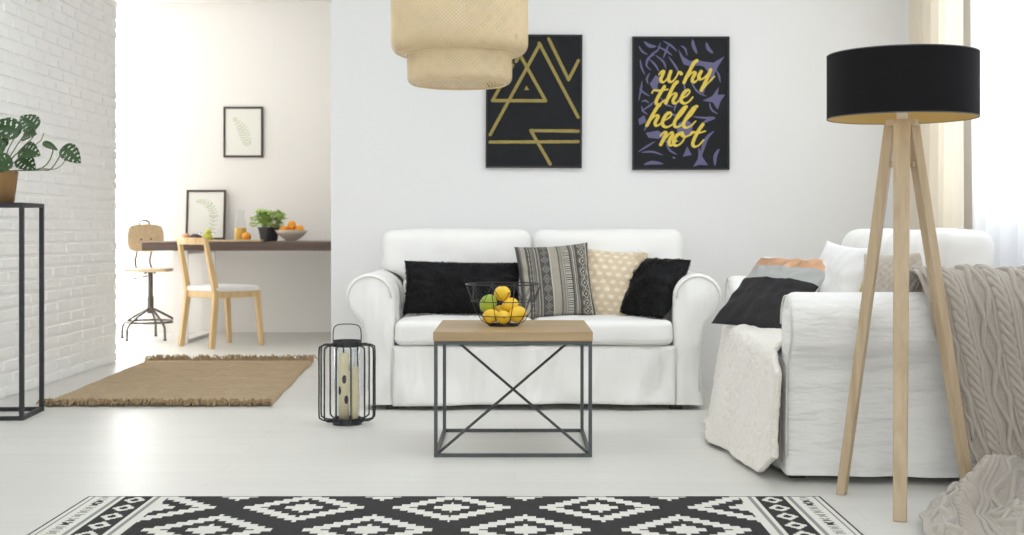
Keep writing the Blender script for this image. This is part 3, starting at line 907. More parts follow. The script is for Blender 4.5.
# ================================================================== PATTERNED RUG
RB = mat('rug_black_wool', (.022, .022, .022), .95, bump=(260, .6, 2, .003)); RW = mat('rug_cream_wool', (.74, .735, .68), .95, bump=(260, .6, 2, .003)); RG = mat('rug_grey_wool', (.28, .28, .27), .95, bump=(260, .6, 2, .003))
def kilim():
    cxr = -.195; y1 = 4.105; W = 2.345; Lh = 1.70; c = .0127
    b = MB(); half = W/2
    # pieces near left/right border use finer columns
    nx = int(round(W/(c/2))); ny = int(round(Lh/(c/2)))
    dx = W/nx; dy = Lh/ny
    def col(X, Yd):       # X from centre, Yd distance from far edge
        e = half-abs(X)
        if Yd < .004: return 0
        if e < .006: return 0
        if e < .016: return 1
        if e < .026: return 2
        if e < .040: return 1
        if e < .080:
            k = (Yd*1000) % 52; xx = (e-.040)
            if xx < .004 or xx > .036: return 1
            if k < 40:
                q = abs(((k-20)/20)); return 0 if abs(abs((xx-.02)/.02) - q*.5) < .42 and (k % 13) < 8 else 1
            return 1
        if e < .094: return 1
        if e < .106: return 2
        if e < .120: return 1
        if e < .126: return 0
        if e < .208:
            k = (Yd/.115) % 1*2-1; xx = (e-.167)/.041
            st = .16
            kq = math.floor(abs(k)/st)*st; xq = math.floor(abs(xx)/st)*st
            tt = kq+xq
            return 1 if .30 < tt < .78 else 0
        if e < .222: return 1
        if e < .238: return 2
        if e < .262: return 1
        # stepped diamonds
        ax, ay = .457, .580
        best = 9
        for ox, oy in ((0, 0), (.2285, .29)):
            xr = (X+ox+ax/2) % ax - ax/2; yr = (Yd-.165+oy+ay/2) % ay - ay/2
            st = c
            xi = math.floor(abs(xr)/st+.5)*st; yi = math.floor(abs(yr)/st+.5)*st
            d = xi/.190 + yi/.190 + (.035 if int(abs(xr)/.0127+.5) % 2 else -.035)
            best = min(best, d)
        d = best
        if d < .12: return 0 if False else 1
        if d < .32: return 1
        if d < .66: return 0
        if d < 1.0: return 1
        return 0
    def fn(u, v): return Vector((-half+W*u, -Lh*v, .010))
    b.grid(fn, nx, ny, mi=lambda u, v: col(-half+W*u, Lh*v), flip=True)
    b.box((-half, -Lh, 0), (half, 0, .0098), mi=0)
    o = b.build('patterned_rug', [RB, RW, RG], smooth=False); o.location = (cxr, y1, 0)
    tag(o, 'black and cream flat-woven rug with stepped diamonds in the foreground', 'rug')
kilim()

# ================================================================== JUTE RUG
JUTE = mat('jute_weave', (.56, .43, .28), .95, bump=[((40, 220, 60), .9, 4, .012)], var=((8, 60, 8), .28))
JUTE2 = mat('jute_fringe', (.40, .29, .17), .95, var=((30, 30, 30), .35))
def jute():
    x0, x1, y0, y1 = -2.33, -1.225, 6.27, 8.24
    b = MB()
    def fn(u, v):
        x = (x0+.02-.07*v)+((x1+.035-.115*v)-(x0+.02-.07*v))*u + .012*noise.noise(Vector((u*2, v*6, 0)))*(1 if u > .9 or u < .1 else 0)
        y = y0+(y1-y0)*v
        z = .016+.0035*math.sin(y*170*2)+.003*noise.noise(Vector((x*30, y*60, 0)))+.004*noise.noise(Vector((x*3, y*3, 5)))
        if u in (0, 1) or v in (0, 1): z = .001
        return Vector((x, y, z))
    b.grid(fn, 90, 420)
    o = b.build('jute_rug', JUTE); tag(o, 'tan jute rug with frayed ends beside the brick wall', 'rug')
    rnd = random.Random(11)
    for y, s, sh0, sh1 in ((y0, -1, .02, .015), (y1, 1, -.05, -.03)):
        f = MB()
        for k in range(430):
            x = x0 + sh0 + (x1-x0+sh1)*rnd.random(); L = rnd.uniform(.03, .075) * (.8 if s < 0 else 1)
            hz = rnd.uniform(.004, .030) * (1 if s < 0 else 1.5); dx = rnd.uniform(-.035, .035)
            pts = [Vector((x, y-s*.01, .012)), Vector((x+dx*.4, y+s*L*.45, .01+hz)), Vector((x+dx, y+s*L, max(.004, .004+rnd.uniform(0, .02))))]
            f.tube(catmull(pts, 3), rnd.uniform(.0018, .004), 5)
        for k in range(46):   # twisted knots along the selvedge
            x = x0+sh0+(x1-x0+sh1)*(k+.5)/46; f.tube([(x-.011, y, .012), (x+rnd.uniform(-.004, .004), y+s*.012, .024), (x+.011, y, .012)], .007, 6)
        g = f.build('fringe', JUTE2, o); g['kind'] = 'stuff'
jute()

# ================================================================== PLANT STAND + PLANT
def stand():
    x0, x1, y0, y1, zt = -2.555, -2.232, 5.77, 6.09, .985; r = .019; c = r/2
    t = thing('plant_stand', 'tall black metal plant stand beside the brick wall', 'stand', ((x0+x1)/2, (y0+y1)/2, 0), R(4))
    ex, ey = (x1-x0)/2-c, (y1-y0)/2-c
    for sx in (-1, 1):
        for sy in (-1, 1):
            b = MB(); b.beam((sx*ex, sy*ey, 0), (sx*ex, sy*ey, zt), r, r); b.build('leg', BLACKM, t, smooth=False)
    for nm, z in (('bottom_frame', c), ('top_frame', zt-c)):
        b = MB()
        for sy in (-1, 1): b.beam((-ex+c, sy*ey, z), (ex-c, sy*ey, z), r, r, (0, 1, 0))
        for sx in (-1, 1): b.beam((sx*ex, -ey+c, z), (sx*ex, ey-c, z), r, r, (1, 0, 0))
        b.build(nm, BLACKM, t, smooth=False)
    b = MB(); b.box((-ex+c, -ey+c, zt-.008), (ex-c, ey-c, zt-.001)); b.build('top_plate', BLACKM, t, smooth=False)
stand()
LEAF = mat('dark_green_leaf', (.030, .075, .020), .35, var=((20, 20, 20), .5)); STEMM = mat('green_stem', (.13, .17, .06), .6)
BRONZE = mat('bronze_pot', (.34, .20, .09), .38, .75, bump=(20, .2, 3, .004)); SOIL = mat('potting_soil', (.03, .022, .016), 1, bump=(80, 1, 4, .01))
def leaf_mesh(b, base, dir_, up, L, Wd, holes=True, mi=0, droop=.25):
    dir_ = Vector(dir_).normalized(); up = Vector(up); up = (up-dir_*up.dot(dir_)).normalized(); sd = dir_.cross(up)
    base = Vector(base)
    def fn(u, v):
        t = u*2-1; s = v
        w = Wd/2*(math.sin(PI*min(1, s**.62))**.75 if s < 1 else 0)
        back = -.10*L*(abs(t)**1.2)*max(0, 1-s*2.2)
        p = base + dir_*(L*s+back) + sd*(w*t) + up*(-droop*L*s*s + .10*Wd*abs(t)*(1)*math.sin(PI*s)) 
        return p
    def skip(u, v):
        if not holes: return False
        t = abs(u*2-1); 
        if v < .15 or v > .92: return False
        ph = (v*5.5 - t*.7) % 1
        return (.37 < ph < .63 and .30 < t < .74) or (t >= .84 and .44 < ph < .58)
    b.grid(fn, 20, 30, skip=skip, mi=mi)
def monstera():
    c = Vector((-2.385, 5.92, .985))
    t = thing('potted_plant', 'leafy dark green plant in a bronze pot on the metal stand', 'plant', tuple(c))
    b = MB(); b.lathe([(.0005, 0), (.062, 0), (.066, .01), (.083, .145), (.080, .147), (.078, .135), (.0005, .13)], n=40); b.build('pot', BRONZE, t, auto=50)
    b = MB(); b.lathe([(.0005, .136), (.0785, .134)], n=30); b.build('soil', SOIL, t)
    s = 216.2
    def W(px, py, dy=0): q = at(px, py, 5.92+dy); return q - c
    ends = [  # leaf base px, dir px, L, W, dy, holes
        ((35, 128), (-1, -.95), .075, .085, .02), ((64, 148), (.9, .75), .085, .075, -.03), ((18, 132), (-1, -.35), .12, .10, .03),
        ((24, 135), (.6, -.1), .06, .075, -.05), ((22, 150), (.75, .12), .085, .085, -.06), ((20, 158), (.9, .55), .08, .08, -.02), ((10, 160), (-.6, .3), .09, .09, -.07),
        ((6, 140), (-.9, .2), .11, .09, .05), ((2, 150), (-.9, -.4), .10, .09, -.02), ((44, 143), (.85, .35), .06, .03, 0),
        ((-10, 135), (-.5, -.9), .12, .1, 0), ((-16, 150), (-1, .1), .13, .1, .04)]
    stems = [((2, 170), (20, 150), (33, 137), (35, 128)), ((14, 171), (40, 170), (52, 168), (64, 148)), ((2, 170), (8, 150), (18, 132)), ((3, 170), (14, 150), (24, 135)),
             ((4, 170), (12, 158), (22, 150)), ((5, 170), (12, 164), (20, 158)), ((1, 170), (4, 165), (10, 160)), ((0, 170), (2, 155), (6, 140)), ((-1, 170), (0, 160), (2, 150)),
             ((8, 171), (42, 168), (53, 150), (44, 143)), ((-3, 170), (-8, 150), (-10, 135)), ((-3, 170), (-10, 160), (-16, 150))]
    for (bp, d, L, Wd, dy), st in zip(ends, stems):
        b = MB(); m = len(st)
        pts = [W(x, y, dy*k/(m-1)) for k, (x, y) in enumerate(st)]
        b.tube(catmull([Vector((pts[0].x, pts[0].y, .133))] + pts, 5), .0028, 6)
        stem = b.build('stem', STEMM, t)
        l = MB(); base = W(bp[0], bp[1], dy)
        leaf_mesh(l, base, (d[0], random.uniform(-.4, .1), -d[1]), (random.uniform(-.2, .3), -1.0, .55), L*1.15, Wd*1.15, holes=Wd > .05)
        l.build('leaf', LEAF, stem, solid=.001)
    b = MB(); b.tube(catmull([W(40, 168), W(55, 169), W(64, 162), W(66, 152)], 5), .002, 6); b.build('stem', STEMM, t)
    b = MB(); b.tube(catmull([W(35, 145), W(41, 140), W(44, 133)], 5), .002, 6); b.build('stem', STEMM, t)
monstera()

# ================================================================== POSTERS
PBLK = mat('poster_black', (.017, .018, .021), .7, spec=.2); PFR = mat('poster_frame_black', (.012, .012, .013), .4)
PGOLD = mat('poster_gold_ink', (.30, .235, .055), .5, var=((60, 60, 60), .35)); PYEL = mat('poster_yellow_ink', (.66, .50, .06), .5, var=((70, 70, 70), .2)); PPUR = mat('poster_violet_ink', (.115, .11, .215), .6)
class Art:
    """flat printed picture: ink shapes merged into one plane of faces, so no two faces overlap"""
    def __init__(s, w, h, c=.0013):
        s.nx = int(w/c); s.ny = int(h/c); s.w = w; s.h = h; s.dx = w/s.nx; s.dy = h/s.ny
        s.g = [bytearray(s.nx) for _ in range(s.ny)]
    def ij(s, x, z): return (x+s.w/2)/s.dx, (z+s.h/2)/s.dy
    def seg(s, p, q, w0, w1, k):
        ax, ay = s.ij(*p); bx, by = s.ij(*q); r0, r1 = w0/2/s.dx, w1/2/s.dx; R_ = max(r0, r1)+1
        for j in range(max(0, int(min(ay, by)-R_)), min(s.ny, int(max(ay, by)+R_)+1)):
            for i in range(max(0, int(min(ax, bx)-R_)), min(s.nx, int(max(ax, bx)+R_)+1)):
                px, py = i+.5-ax, j+.5-ay; dx, dy = bx-ax, by-ay; L = dx*dx+dy*dy
                t = max(0, min(1, (px*dx+py*dy)/L)) if L > 0 else 0
                if (px-dx*t)**2+(py-dy*t)**2 <= (r0+(r1-r0)*t)**2: s.g[j][i] = k
    def line(s, pts, w, k):
        for p, q in zip(pts, pts[1:]): s.seg(p, q, w, w, k)
    def taper(s, pts, w, k):
        n = len(pts)
        f = lambda i: w*(.25+.75*math.sin(PI*i/(n-1)))
        for i in range(n-1): s.seg(pts[i], pts[i+1], f(i), f(i+1), k)
    def poly(s, pts, k):
        q = [s.ij(*p) for p in pts]; n = len(q)
        for j in range(max(0, int(min(p[1] for p in q))), min(s.ny, int(max(p[1] for p in q))+1)):
            y = j+.5; xs = []
            for a in range(n):
                (x0, y0), (x1, y1) = q[a], q[(a+1) % n]
                if (y0 <= y) != (y1 <= y): xs.append(x0+(y-y0)/(y1-y0)*(x1-x0))
            xs.sort()
            for a, c in zip(xs[::2], xs[1::2]):
                for i in range(max(0, int(a+.5)), min(s.nx, int(c+.5))): s.g[j][i] = k
    def bake(s, b, y):
        for j in range(s.ny):
            i = 0; row = s.g[j]
            while i < s.nx:
                e = i
                while e < s.nx and row[e] == row[i]: e += 1
                x0, x1, z0, z1 = -s.w/2+i*s.dx, -s.w/2+e*s.dx, -s.h/2+j*s.dy, -s.h/2+(j+1)*s.dy
                b.add([(x0, y, z0), (x1, y, z0), (x1, y, z1), (x0, y, z1)], [(0, 1, 2, 3)], row[i]); i = e
YW = 7.05
def framed_art(name, label, cat, corners_c, w, h, mats, draw, roll=0, fw=.012, depth=.022, tilt=0, frame_m=None):
    """hangs with back at local y=0, front toward -y; draw(b) in local coords"""
    t = thing(name, label, cat, corners_c); t.rotation_euler = (tilt, roll, 0)
    f = MB(); d = depth
    f.box((-w/2, -d, -h/2), (-w/2+fw, -.002, h/2)); f.box((w/2-fw, -d, -h/2), (w/2, -.002, h/2))
    f.box((-w/2+fw, -d, -h/2), (w/2-fw, -.002, -h/2+fw)); f.box((-w/2+fw, -d, h/2-fw), (w/2-fw, -.002, h/2))
    f.build('frame', frame_m or PFR, t, smooth=False)
    b = MB(); b.box((-w/2+fw, -d+.0065, -h/2+fw), (w/2-fw, -.004, h/2-fw), 0)
    art = Art(w-2*fw, h-2*fw, .0013 if w > .4 else .0011); draw(art); art.bake(b, -d+.006)
    b.build('print', mats, t, smooth=False)
    return t
s1 = YW/F
c1 = Vector(((534-515)*s1, YW, H0-(101.5-228)*s1)); w1, h1 = 96*s1, 133*s1
def draw1(b):
    def L(x, z): return ((480+x/3.69-534)*s1, -((30+z/3.69)-101.5)*s1)
    lines = [[(38, 388), (217, 58)], [(217, 50), (362, 322)], [(252, 34), (326, 184), (362, 113)], [(132, 118), (146, 92), (242, 262), (46, 262), (120, 132)],
             [(188, 372), (362, 373)], [(188, 372), (260, 495)], [(38, 415), (362, 412)]]
    for l in lines: b.line([L(*p) for p in l], .0175, 1)
    b.poly([L(163, 223), L(181, 223), L(171, 206)], 1)
framed_art('framed_poster', 'black poster with crossing gold lines and triangles, left of the lettered one', 'poster', c1, w1, h1, [PBLK, PGOLD], draw1, roll=R(.3), fw=.010)
c2 = Vector(((680.5-515)*s1, YW, H0-(103.5-228)*s1)); w2, h2 = 97*s1, 133*s1
def draw2(b):
    def G(x, z): return ((625+x/3.69-680.5)*s1, -((30+z/3.69)-103.5)*s1)
    def T(x, z): return ((650+x/5.943-680.5)*s1, -((60+z/5.943)-103.5)*s1)
    def star(pts):
        b.poly([G(*p) for p in pts], 2)
    # pointed four-armed gaps between the leaves, curved lobes around them
    star([(195, 72), (214, 100), (238, 116), (268, 112), (290, 118), (300, 140), (275, 132), (240, 136), (215, 128), (205, 105)])
    star([(290, 118), (325, 122), (366, 98), (345, 130), (330, 160), (318, 195), (308, 160), (292, 140)])
    star([(345, 210), (340, 240), (368, 240), (352, 262), (340, 295), (322, 268), (285, 262), (320, 245)])
    star([(90, 200), (112, 168), (135, 180), (118, 205), (122, 232), (100, 218)])
    star([(195, 345), (225, 330), (250, 350), (240, 390), (215, 400), (190, 375)])
    star([(228, 430), (245, 462), (212, 468)])
    star([(270, 430), (285, 470), (305, 500), (272, 498), (250, 505), (268, 475)])
    star([(75, 380), (120, 372), (160, 392), (120, 402), (85, 398)])
    star([(48, 330), (70, 315), (78, 340), (52, 352)])
    strokes = [[(248, 38), (252, 62), (264, 88)], [(298, 48), (306, 70), (322, 86)], [(50, 60), (62, 80), (82, 92)], [(70, 45), (90, 60), (112, 62)], [(130, 48), (120, 75), (95, 95), (78, 130), (95, 150)],
               [(118, 62), (150, 78), (172, 95)], [(140, 42), (170, 60), (190, 80)], [(55, 110), (60, 140), (72, 165)], [(62, 190), (58, 220), (50, 260)], [(52, 215), (68, 232), (90, 245)], [(60, 300), (90, 280), (110, 262)],
               [(215, 195), (222, 225), (230, 248)], [(240, 185), (255, 215), (275, 235), (298, 245)], [(160, 100), (185, 135), (200, 165)], [(250, 320), (290, 325), (328, 322)], [(285, 345), (310, 330), (330, 326)],
               [(48, 450), (80, 430), (110, 412)], [(60, 452), (100, 450), (138, 462)], [(70, 497), (100, 490), (138, 494)], [(325, 375), (300, 400), (285, 440), (280, 465)], [(345, 440), (332, 465), (330, 500)],
               [(95, 330), (80, 350), (70, 372)], [(150, 420), (165, 445), (190, 460)], [(200, 250), (185, 280), (180, 300)], [(130, 250), (150, 275), (175, 285)], [(90, 110), (110, 130), (125, 155)], [(160, 55), (150, 80), (140, 105)], [(176, 470), (182, 474)], [(60, 265), (75, 262), (88, 270)], [(300, 200), (290, 220), (285, 240)], [(60, 282), (66, 300), (82, 312)], [(112, 95), (140, 118), (150, 145)], [(75, 130), (85, 105), (108, 92)], [(150, 300), (172, 312), (200, 318)], [(310, 270), (318, 295), (340, 310)], [(140, 405), (160, 415), (200, 412)], [(90, 160), (80, 180), (84, 200)], [(205, 60), (220, 70), (228, 95)], [(335, 150), (345, 170), (350, 195)]]
    for st in strokes:
        big = st[0][0] in (248, 298, 325, 345, 285, 70)
        b.taper([G(q.x, q.y) for q in catmull([(a, c, 0) for a, c in st], 6)], .020 if big else .011, 2)
    words = [
        [(52, 88), (66, 70), (80, 70), (70, 96), (62, 122), (76, 134), (98, 116), (118, 80)], [(122, 70), (110, 104), (112, 128), (130, 130), (152, 106), (170, 74), (184, 84)],
        [(276, 6), (258, 22), (232, 70), (214, 104), (200, 136)], [(208, 122), (234, 90), (256, 74), (266, 82), (252, 108), (250, 128), (266, 132), (296, 104)],
        [(302, 70), (288, 98), (292, 116), (314, 112), (340, 86), (356, 62)], [(358, 60), (340, 104), (318, 150), (302, 182)], [(306, 180), (330, 152), (380, 100)],
        [(84, 160), (60, 198), (38, 238), (36, 262), (54, 264), (86, 240)], [(10, 198), (22, 182), (60, 184), (104, 176)],
        [(160, 132), (142, 150), (118, 196), (92, 258)], [(98, 246), (124, 212), (146, 200), (152, 210), (136, 240), (140, 258), (158, 254), (184, 232)],
        [(184, 232), (218, 212), (234, 190), (224, 180), (202, 194), (186, 224), (184, 248), (206, 260), (232, 246), (252, 222)],
        [(56, 268), (40, 284), (10, 334), (-20, 390)], [(-12, 376), (16, 344), (38, 330), (46, 340), (30, 370), (32, 390), (50, 388), (76, 364)],
        [(76, 364), (112, 344), (126, 324), (116, 314), (94, 328), (76, 358), (74, 388), (98, 400), (128, 386), (150, 362)],
        [(150, 362), (186, 326), (210, 292)], [(214, 280), (196, 290), (162, 336), (142, 378), (152, 400), (178, 392), (206, 364)],
        [(206, 364), (244, 328), (268, 292)], [(276, 278), (256, 288), (220, 336), (198, 378), (206, 402), (236, 396), (268, 366)],
        [(60, 452), (78, 432), (94, 434), (82, 464), (62, 504)], [(72, 488), (104, 450), (124, 432), (132, 444), (112, 484), (116, 508), (136, 502), (156, 478)],
        [(190, 434), (162, 446), (140, 474), (140, 502), (158, 510), (184, 494), (202, 464), (196, 440), (186, 444), (204, 458), (228, 450), (250, 438)],
        [(312, 384), (284, 424), (258, 476), (252, 504), (266, 516), (292, 504), (316, 476)], [(234, 448), (248, 430), (286, 434), (326, 424)]]
    for w_ in words:
        P = [T(p.x, p.y) for p in catmull([(a, c, 0) for a, c in w_], 8)]
        n = len(P); wd = []
        for i in range(n):
            a, c = Vector(P[max(0, i-1)]), Vector(P[min(n-1, i+1)]); t = (c-a).normalized(); wd.append(.0088 + .0098*sstep(-.35, .55, -t.y))
        ws = [sum(wd[max(0, min(n-1, i+k))] for k in range(-4, 5))/9 for i in range(n)]
        for i in range(n-1): b.seg(P[i], P[i+1], ws[i], ws[i+1], 1)
framed_art('framed_poster', 'black poster with yellow handwritten lettering over violet leaves', 'poster', c2, w2, h2, [PBLK, PYEL, PPUR], draw2, roll=0, fw=.010)

# botanical prints
PAPER = mat('ivory_paper', (.80, .80, .755), .7); FERN = mat('fern_green_ink', (.33, .42, .17), .8); DKF = mat('dark_walnut_frame', (.055, .035, .028), .45)
def fern_draw(curve, w, h, n=22, ll=.045):
    def d(b):
        P = catmull([(x*w, z*h, 0) for x, z in curve], 8)
        b.line([(p.x, p.y) for p in P], .0030, 1)
        m = len(P)
        for k in range(n):
            f = .06+.9*k/(n-1); i = min(m-2, int(f*(m-1))); p = P[i]; t = (P[i+1]-P[i]).normalized()
            L = ll*(math.sin(PI*(.18+.78*f))**.8)
            for sgn in (-1, 1):
                nn = Vector((-t.y, t.x, 0))*sgn; dd = (nn+t*.55).normalized()
                b.taper([(p.x, p.y), (p.x+dd.x*L*.5, p.y+dd.y*L*.5), (p.x+dd.x*L, p.y+dd.y*L-.1*L)], .0055, 1)
    return d
s3 = 10.68/F
cf = Vector(((243.7-515)*s3, 10.68, H0-(132.2-228)*s3)); wf, hf = 39.5*s3, 50.5*s3
framed_art('framed_print', 'small fern print in a dark frame hanging on the alcove wall', 'picture', cf, wf, hf, [PAPER, FERN], fern_draw([(.12, -.28), (.06, -.1), (-.04, .1), (-.24, .28)], wf, hf, 12, .060), fw=.017, frame_m=DKF)
s4 = 10.58/F
w4, h4 = 39.5*s4, .415
t4 = framed_art('framed_print', 'curved fern print in a dark frame leaning on the wall on the table', 'picture', ((205-515)*s4, 10.625, .766+h4/2+.004), w4, h4, [PAPER, FERN], fern_draw([(.12, -.38), (.20, -.1), (.16, .12), (-.02, .26), (-.26, .27)], w4, h4, 17, .046), fw=.017, frame_m=DKF, tilt=R(-6))

# ================================================================== ALCOVE TABLE
WALN = wood_mat('dark_walnut', (.075, .045, .035), (.125, .08, .062), 'X', .4)
WLEG = mat('white_lacquer', (.82, .80, .78), .4)
def alcove_table():
    t = thing('dining_table', 'long dark wooden table along the alcove wall with white sled legs', 'table', (-1.95, 10.1, 0))
    x0, x1, y0, y1 = -.85, .95, -.50, .54
    b = MB(); b.box((x0, y0, .700), (x1, y1, .765)); b.build('tabletop', WALN, t, bevel=.004)
    for X in (-.575, .70):
        b = MB(); w = .055
        b.box((X-w, y0+.06, 0), (X+w, y0+.085, .70)); b.box((X-w, y1-.10, 0), (X+w, y1-.075, .70))
        b.box((X-w, y0+.085, 0), (X+w, y1-.10, .025)); b.box((X-w, y0+.085, .675), (X+w, y1-.10, .70)); b.build('leg', WLEG, t, smooth=False, bevel=.002)
alcove_table()
ZT = .765
def on_table(px, Y): return Vector(((px-VX)*Y/F, Y, ZT+.0005))
# carafe
ORJ = mat('orange_juice', (.86, .50, .06), .3); OJ2 = mat('orange_peel', (.88, .36, .03), .45, bump=(200, .3, 2, .002))
c = on_table(240.5, 10.15); t = thing('carafe', 'glass carafe half full of orange juice on the alcove table', 'carafe', tuple(c))
b = MB(); b.lathe([(.0005, 0), (.044, 0), (.048, .012), (.048, .10), (.038, .15), (.027, .19), (.030, .245), (.028, .245), (.025, .19), (.036, .15), (.046, .10), (.046, .014), (.0005, .006)], n=32); b.build('glass_body', GLASS, t)
b = MB(); b.lathe([(.0005, .007), (.045, .014), (.045, .095), (.043, .105), (.0005, .105)], n=32); b.build('juice', ORJ, t, auto=50)
def orange(label, c, r=.037, group=None, half=False): fruit('orange', label, 'orange', c, r, OJ2, None, (random.random()*2, random.random()*2, 0), group, 1.0, 0)
orange('single orange lying beside the juice carafe', on_table(246.5, 10.02)+Vector((0, 0, .036)), .036)
# basil in dark pot
BASIL = mat('basil_leaf', (.34, .50, .10), .5, var=((25, 25, 25), .4)); DPOT = mat('charcoal_pot', (.055, .055, .058), .55, bump=(30, .2, 2, .004))
def basil():
    rnd = random.Random(21)
    for k, (px, Y, lb) in enumerate(((265.5, 10.0, 'left of the two bushy basil plants in dark pots on the alcove table'), (272.5, 10.17, 'right of the two bushy basil plants in dark pots, next to the fruit bowl'))):
        c = on_table(px, Y); t = thing('potted_basil', lb, 'plant', tuple(c), 0, 'basil pots on the alcove table')
        b = MB(); b.lathe([(.0005, 0), (.036, 0), (.038, .006), (.056, .098), (.060, .100), (.060, .110), (.055, .110), (.053, .100), (.0005, .095)], n=28); b.build('pot', DPOT, t, auto=50)
        b = MB(); l = MB()
        for i in range(30):
            a = rnd.uniform(0, 2*PI); rr = rnd.uniform(.01, .085); z = rnd.uniform(.12, .245)
            e = Vector((rr*math.cos(a)+(-.02 if k == 0 else .012), rr*math.sin(a), z)); b.tube([(e.x*.3, e.y*.3, .095), (e.x*.7, e.y*.7, z*.8), e], .0016, 5)
            for j in range(5):
                a2 = rnd.uniform(0, 2*PI); d = Vector((math.cos(a2), math.sin(a2), rnd.uniform(-.3, .5)))
                leaf_mesh(l, e+Vector((0, 0, rnd.uniform(-.02, .012))), d, (rnd.uniform(-.3, .3), rnd.uniform(-.8, 0), 1), rnd.uniform(.03, .05), rnd.uniform(.02, .032), False)
        b.build('stem', BASIL, t); l.build('foliage', BASIL, t)['kind'] = 'stuff'
basil()
# fruit dish
CREAM = mat('cream_ceramic', (.72, .64, .54), .35)
cb = on_table(291.5, 10.02); t = thing('fruit_dish', 'wide cream ceramic dish of oranges on the alcove table', 'bowl', tuple(cb))
b = MB(); b.lathe([(.0005, 0), (.040, 0), (.044, .010), (.075, .030), (.112, .062), (.128, .088), (.125, .089), (.108, .068), (.072, .038), (.040, .020), (.0005, .018)], n=44); b.build('dish', CREAM, t)
oz = [((.0, -.02, .062), 'orange'), ((-.062, -.018, .088), 'x'), ((.066, -.012, .094), 'x'), ((.018, .058, .090), 'x'), ((-.048, .05, .088), 'x'), ((.004, -.008, .128), 'x')]
lbs = ['orange buried in the middle of the ceramic dish', 'orange at the left of the ceramic dish', 'orange at the right rim of the ceramic dish', 'orange at the back right of the ceramic dish', 'orange at the back left of the ceramic dish', 'topmost orange on the ceramic dish']
for (p, _), lb in zip(oz, lbs): orange(lb, cb+Vector(p), .034, 'oranges in the ceramic dish')
# board, lemons glass, aubergine etc.
BOARD = wood_mat('light_board', (.60, .42, .22), (.74, .56, .34), 'X', .5)
b = MB(); b.box((-.20, -.10, 0), (.20, .10, .014)); o = b.build('cutting_board', BOARD, bevel=.004); o.location = on_table(236, 9.82); o.rotation_euler = (0, 0, .1)
tag(o, 'light wooden cutting board at the front of the alcove table', 'cutting board')
c = on_table(207.5, 9.95); t = thing('glass_bowl', 'small glass bowl holding lime slices on the alcove table', 'bowl', tuple(c))
b = MB(); b.lathe([(.0005, 0), (.030, 0), (.052, .03), (.062, .07), (.060, .07), (.050, .032), (.028, .006), (.0005, .005)], n=30); b.build('glass_body', GLASS, t)
YG = mat('lime_flesh', (.66, .66, .06), .4)
for i, (x, y, z, lb) in enumerate(((-.016, 0, .034, 'left lime half in the small glass bowl'), (.020, -.006, .034, 'right lime half in the small glass bowl'), (.002, .008, .074, 'lime half on top in the small glass bowl'))):
    b = MB(); b.lathe([(.0004, -.022), (.012, -.019), (.021, -.009), (.023, .006), (.021, .014), (.0004, .014)], n=20)
    o = b.build('lime_half', YG, auto=50); o.location = c+Vector((x, y, z)); o.rotation_euler = (.9, .2*i, i); tag(o, lb, 'lime', 'lime halves in the glass bowl')
AUB = mat('dark_fig_skin', (.07, .03, .04), .4)
b = MB(); b.lathe([(.0004, -.045), (.02, -.04), (.030, -.015), (.028, .012), (.016, .035), (.006, .048), (.0004, .05)], n=22)
o = b.build('aubergine', AUB); o.location = on_table(195.5, 9.9)+Vector((0, 0, .030)); o.rotation_euler = (0, 1.5, .3); tag(o, 'small dark purple vegetable lying beside the glass bowl', 'vegetable')
PEACH = mat('peach_skin', (.75, .42, .25), .6)
fruit('peach', 'pale orange peach at the left end of the alcove table top', 'peach', on_table(186, 9.9)+Vector((0, 0, .032)), .034, PEACH, None, (.3, .2, 0), None, .95, 0)

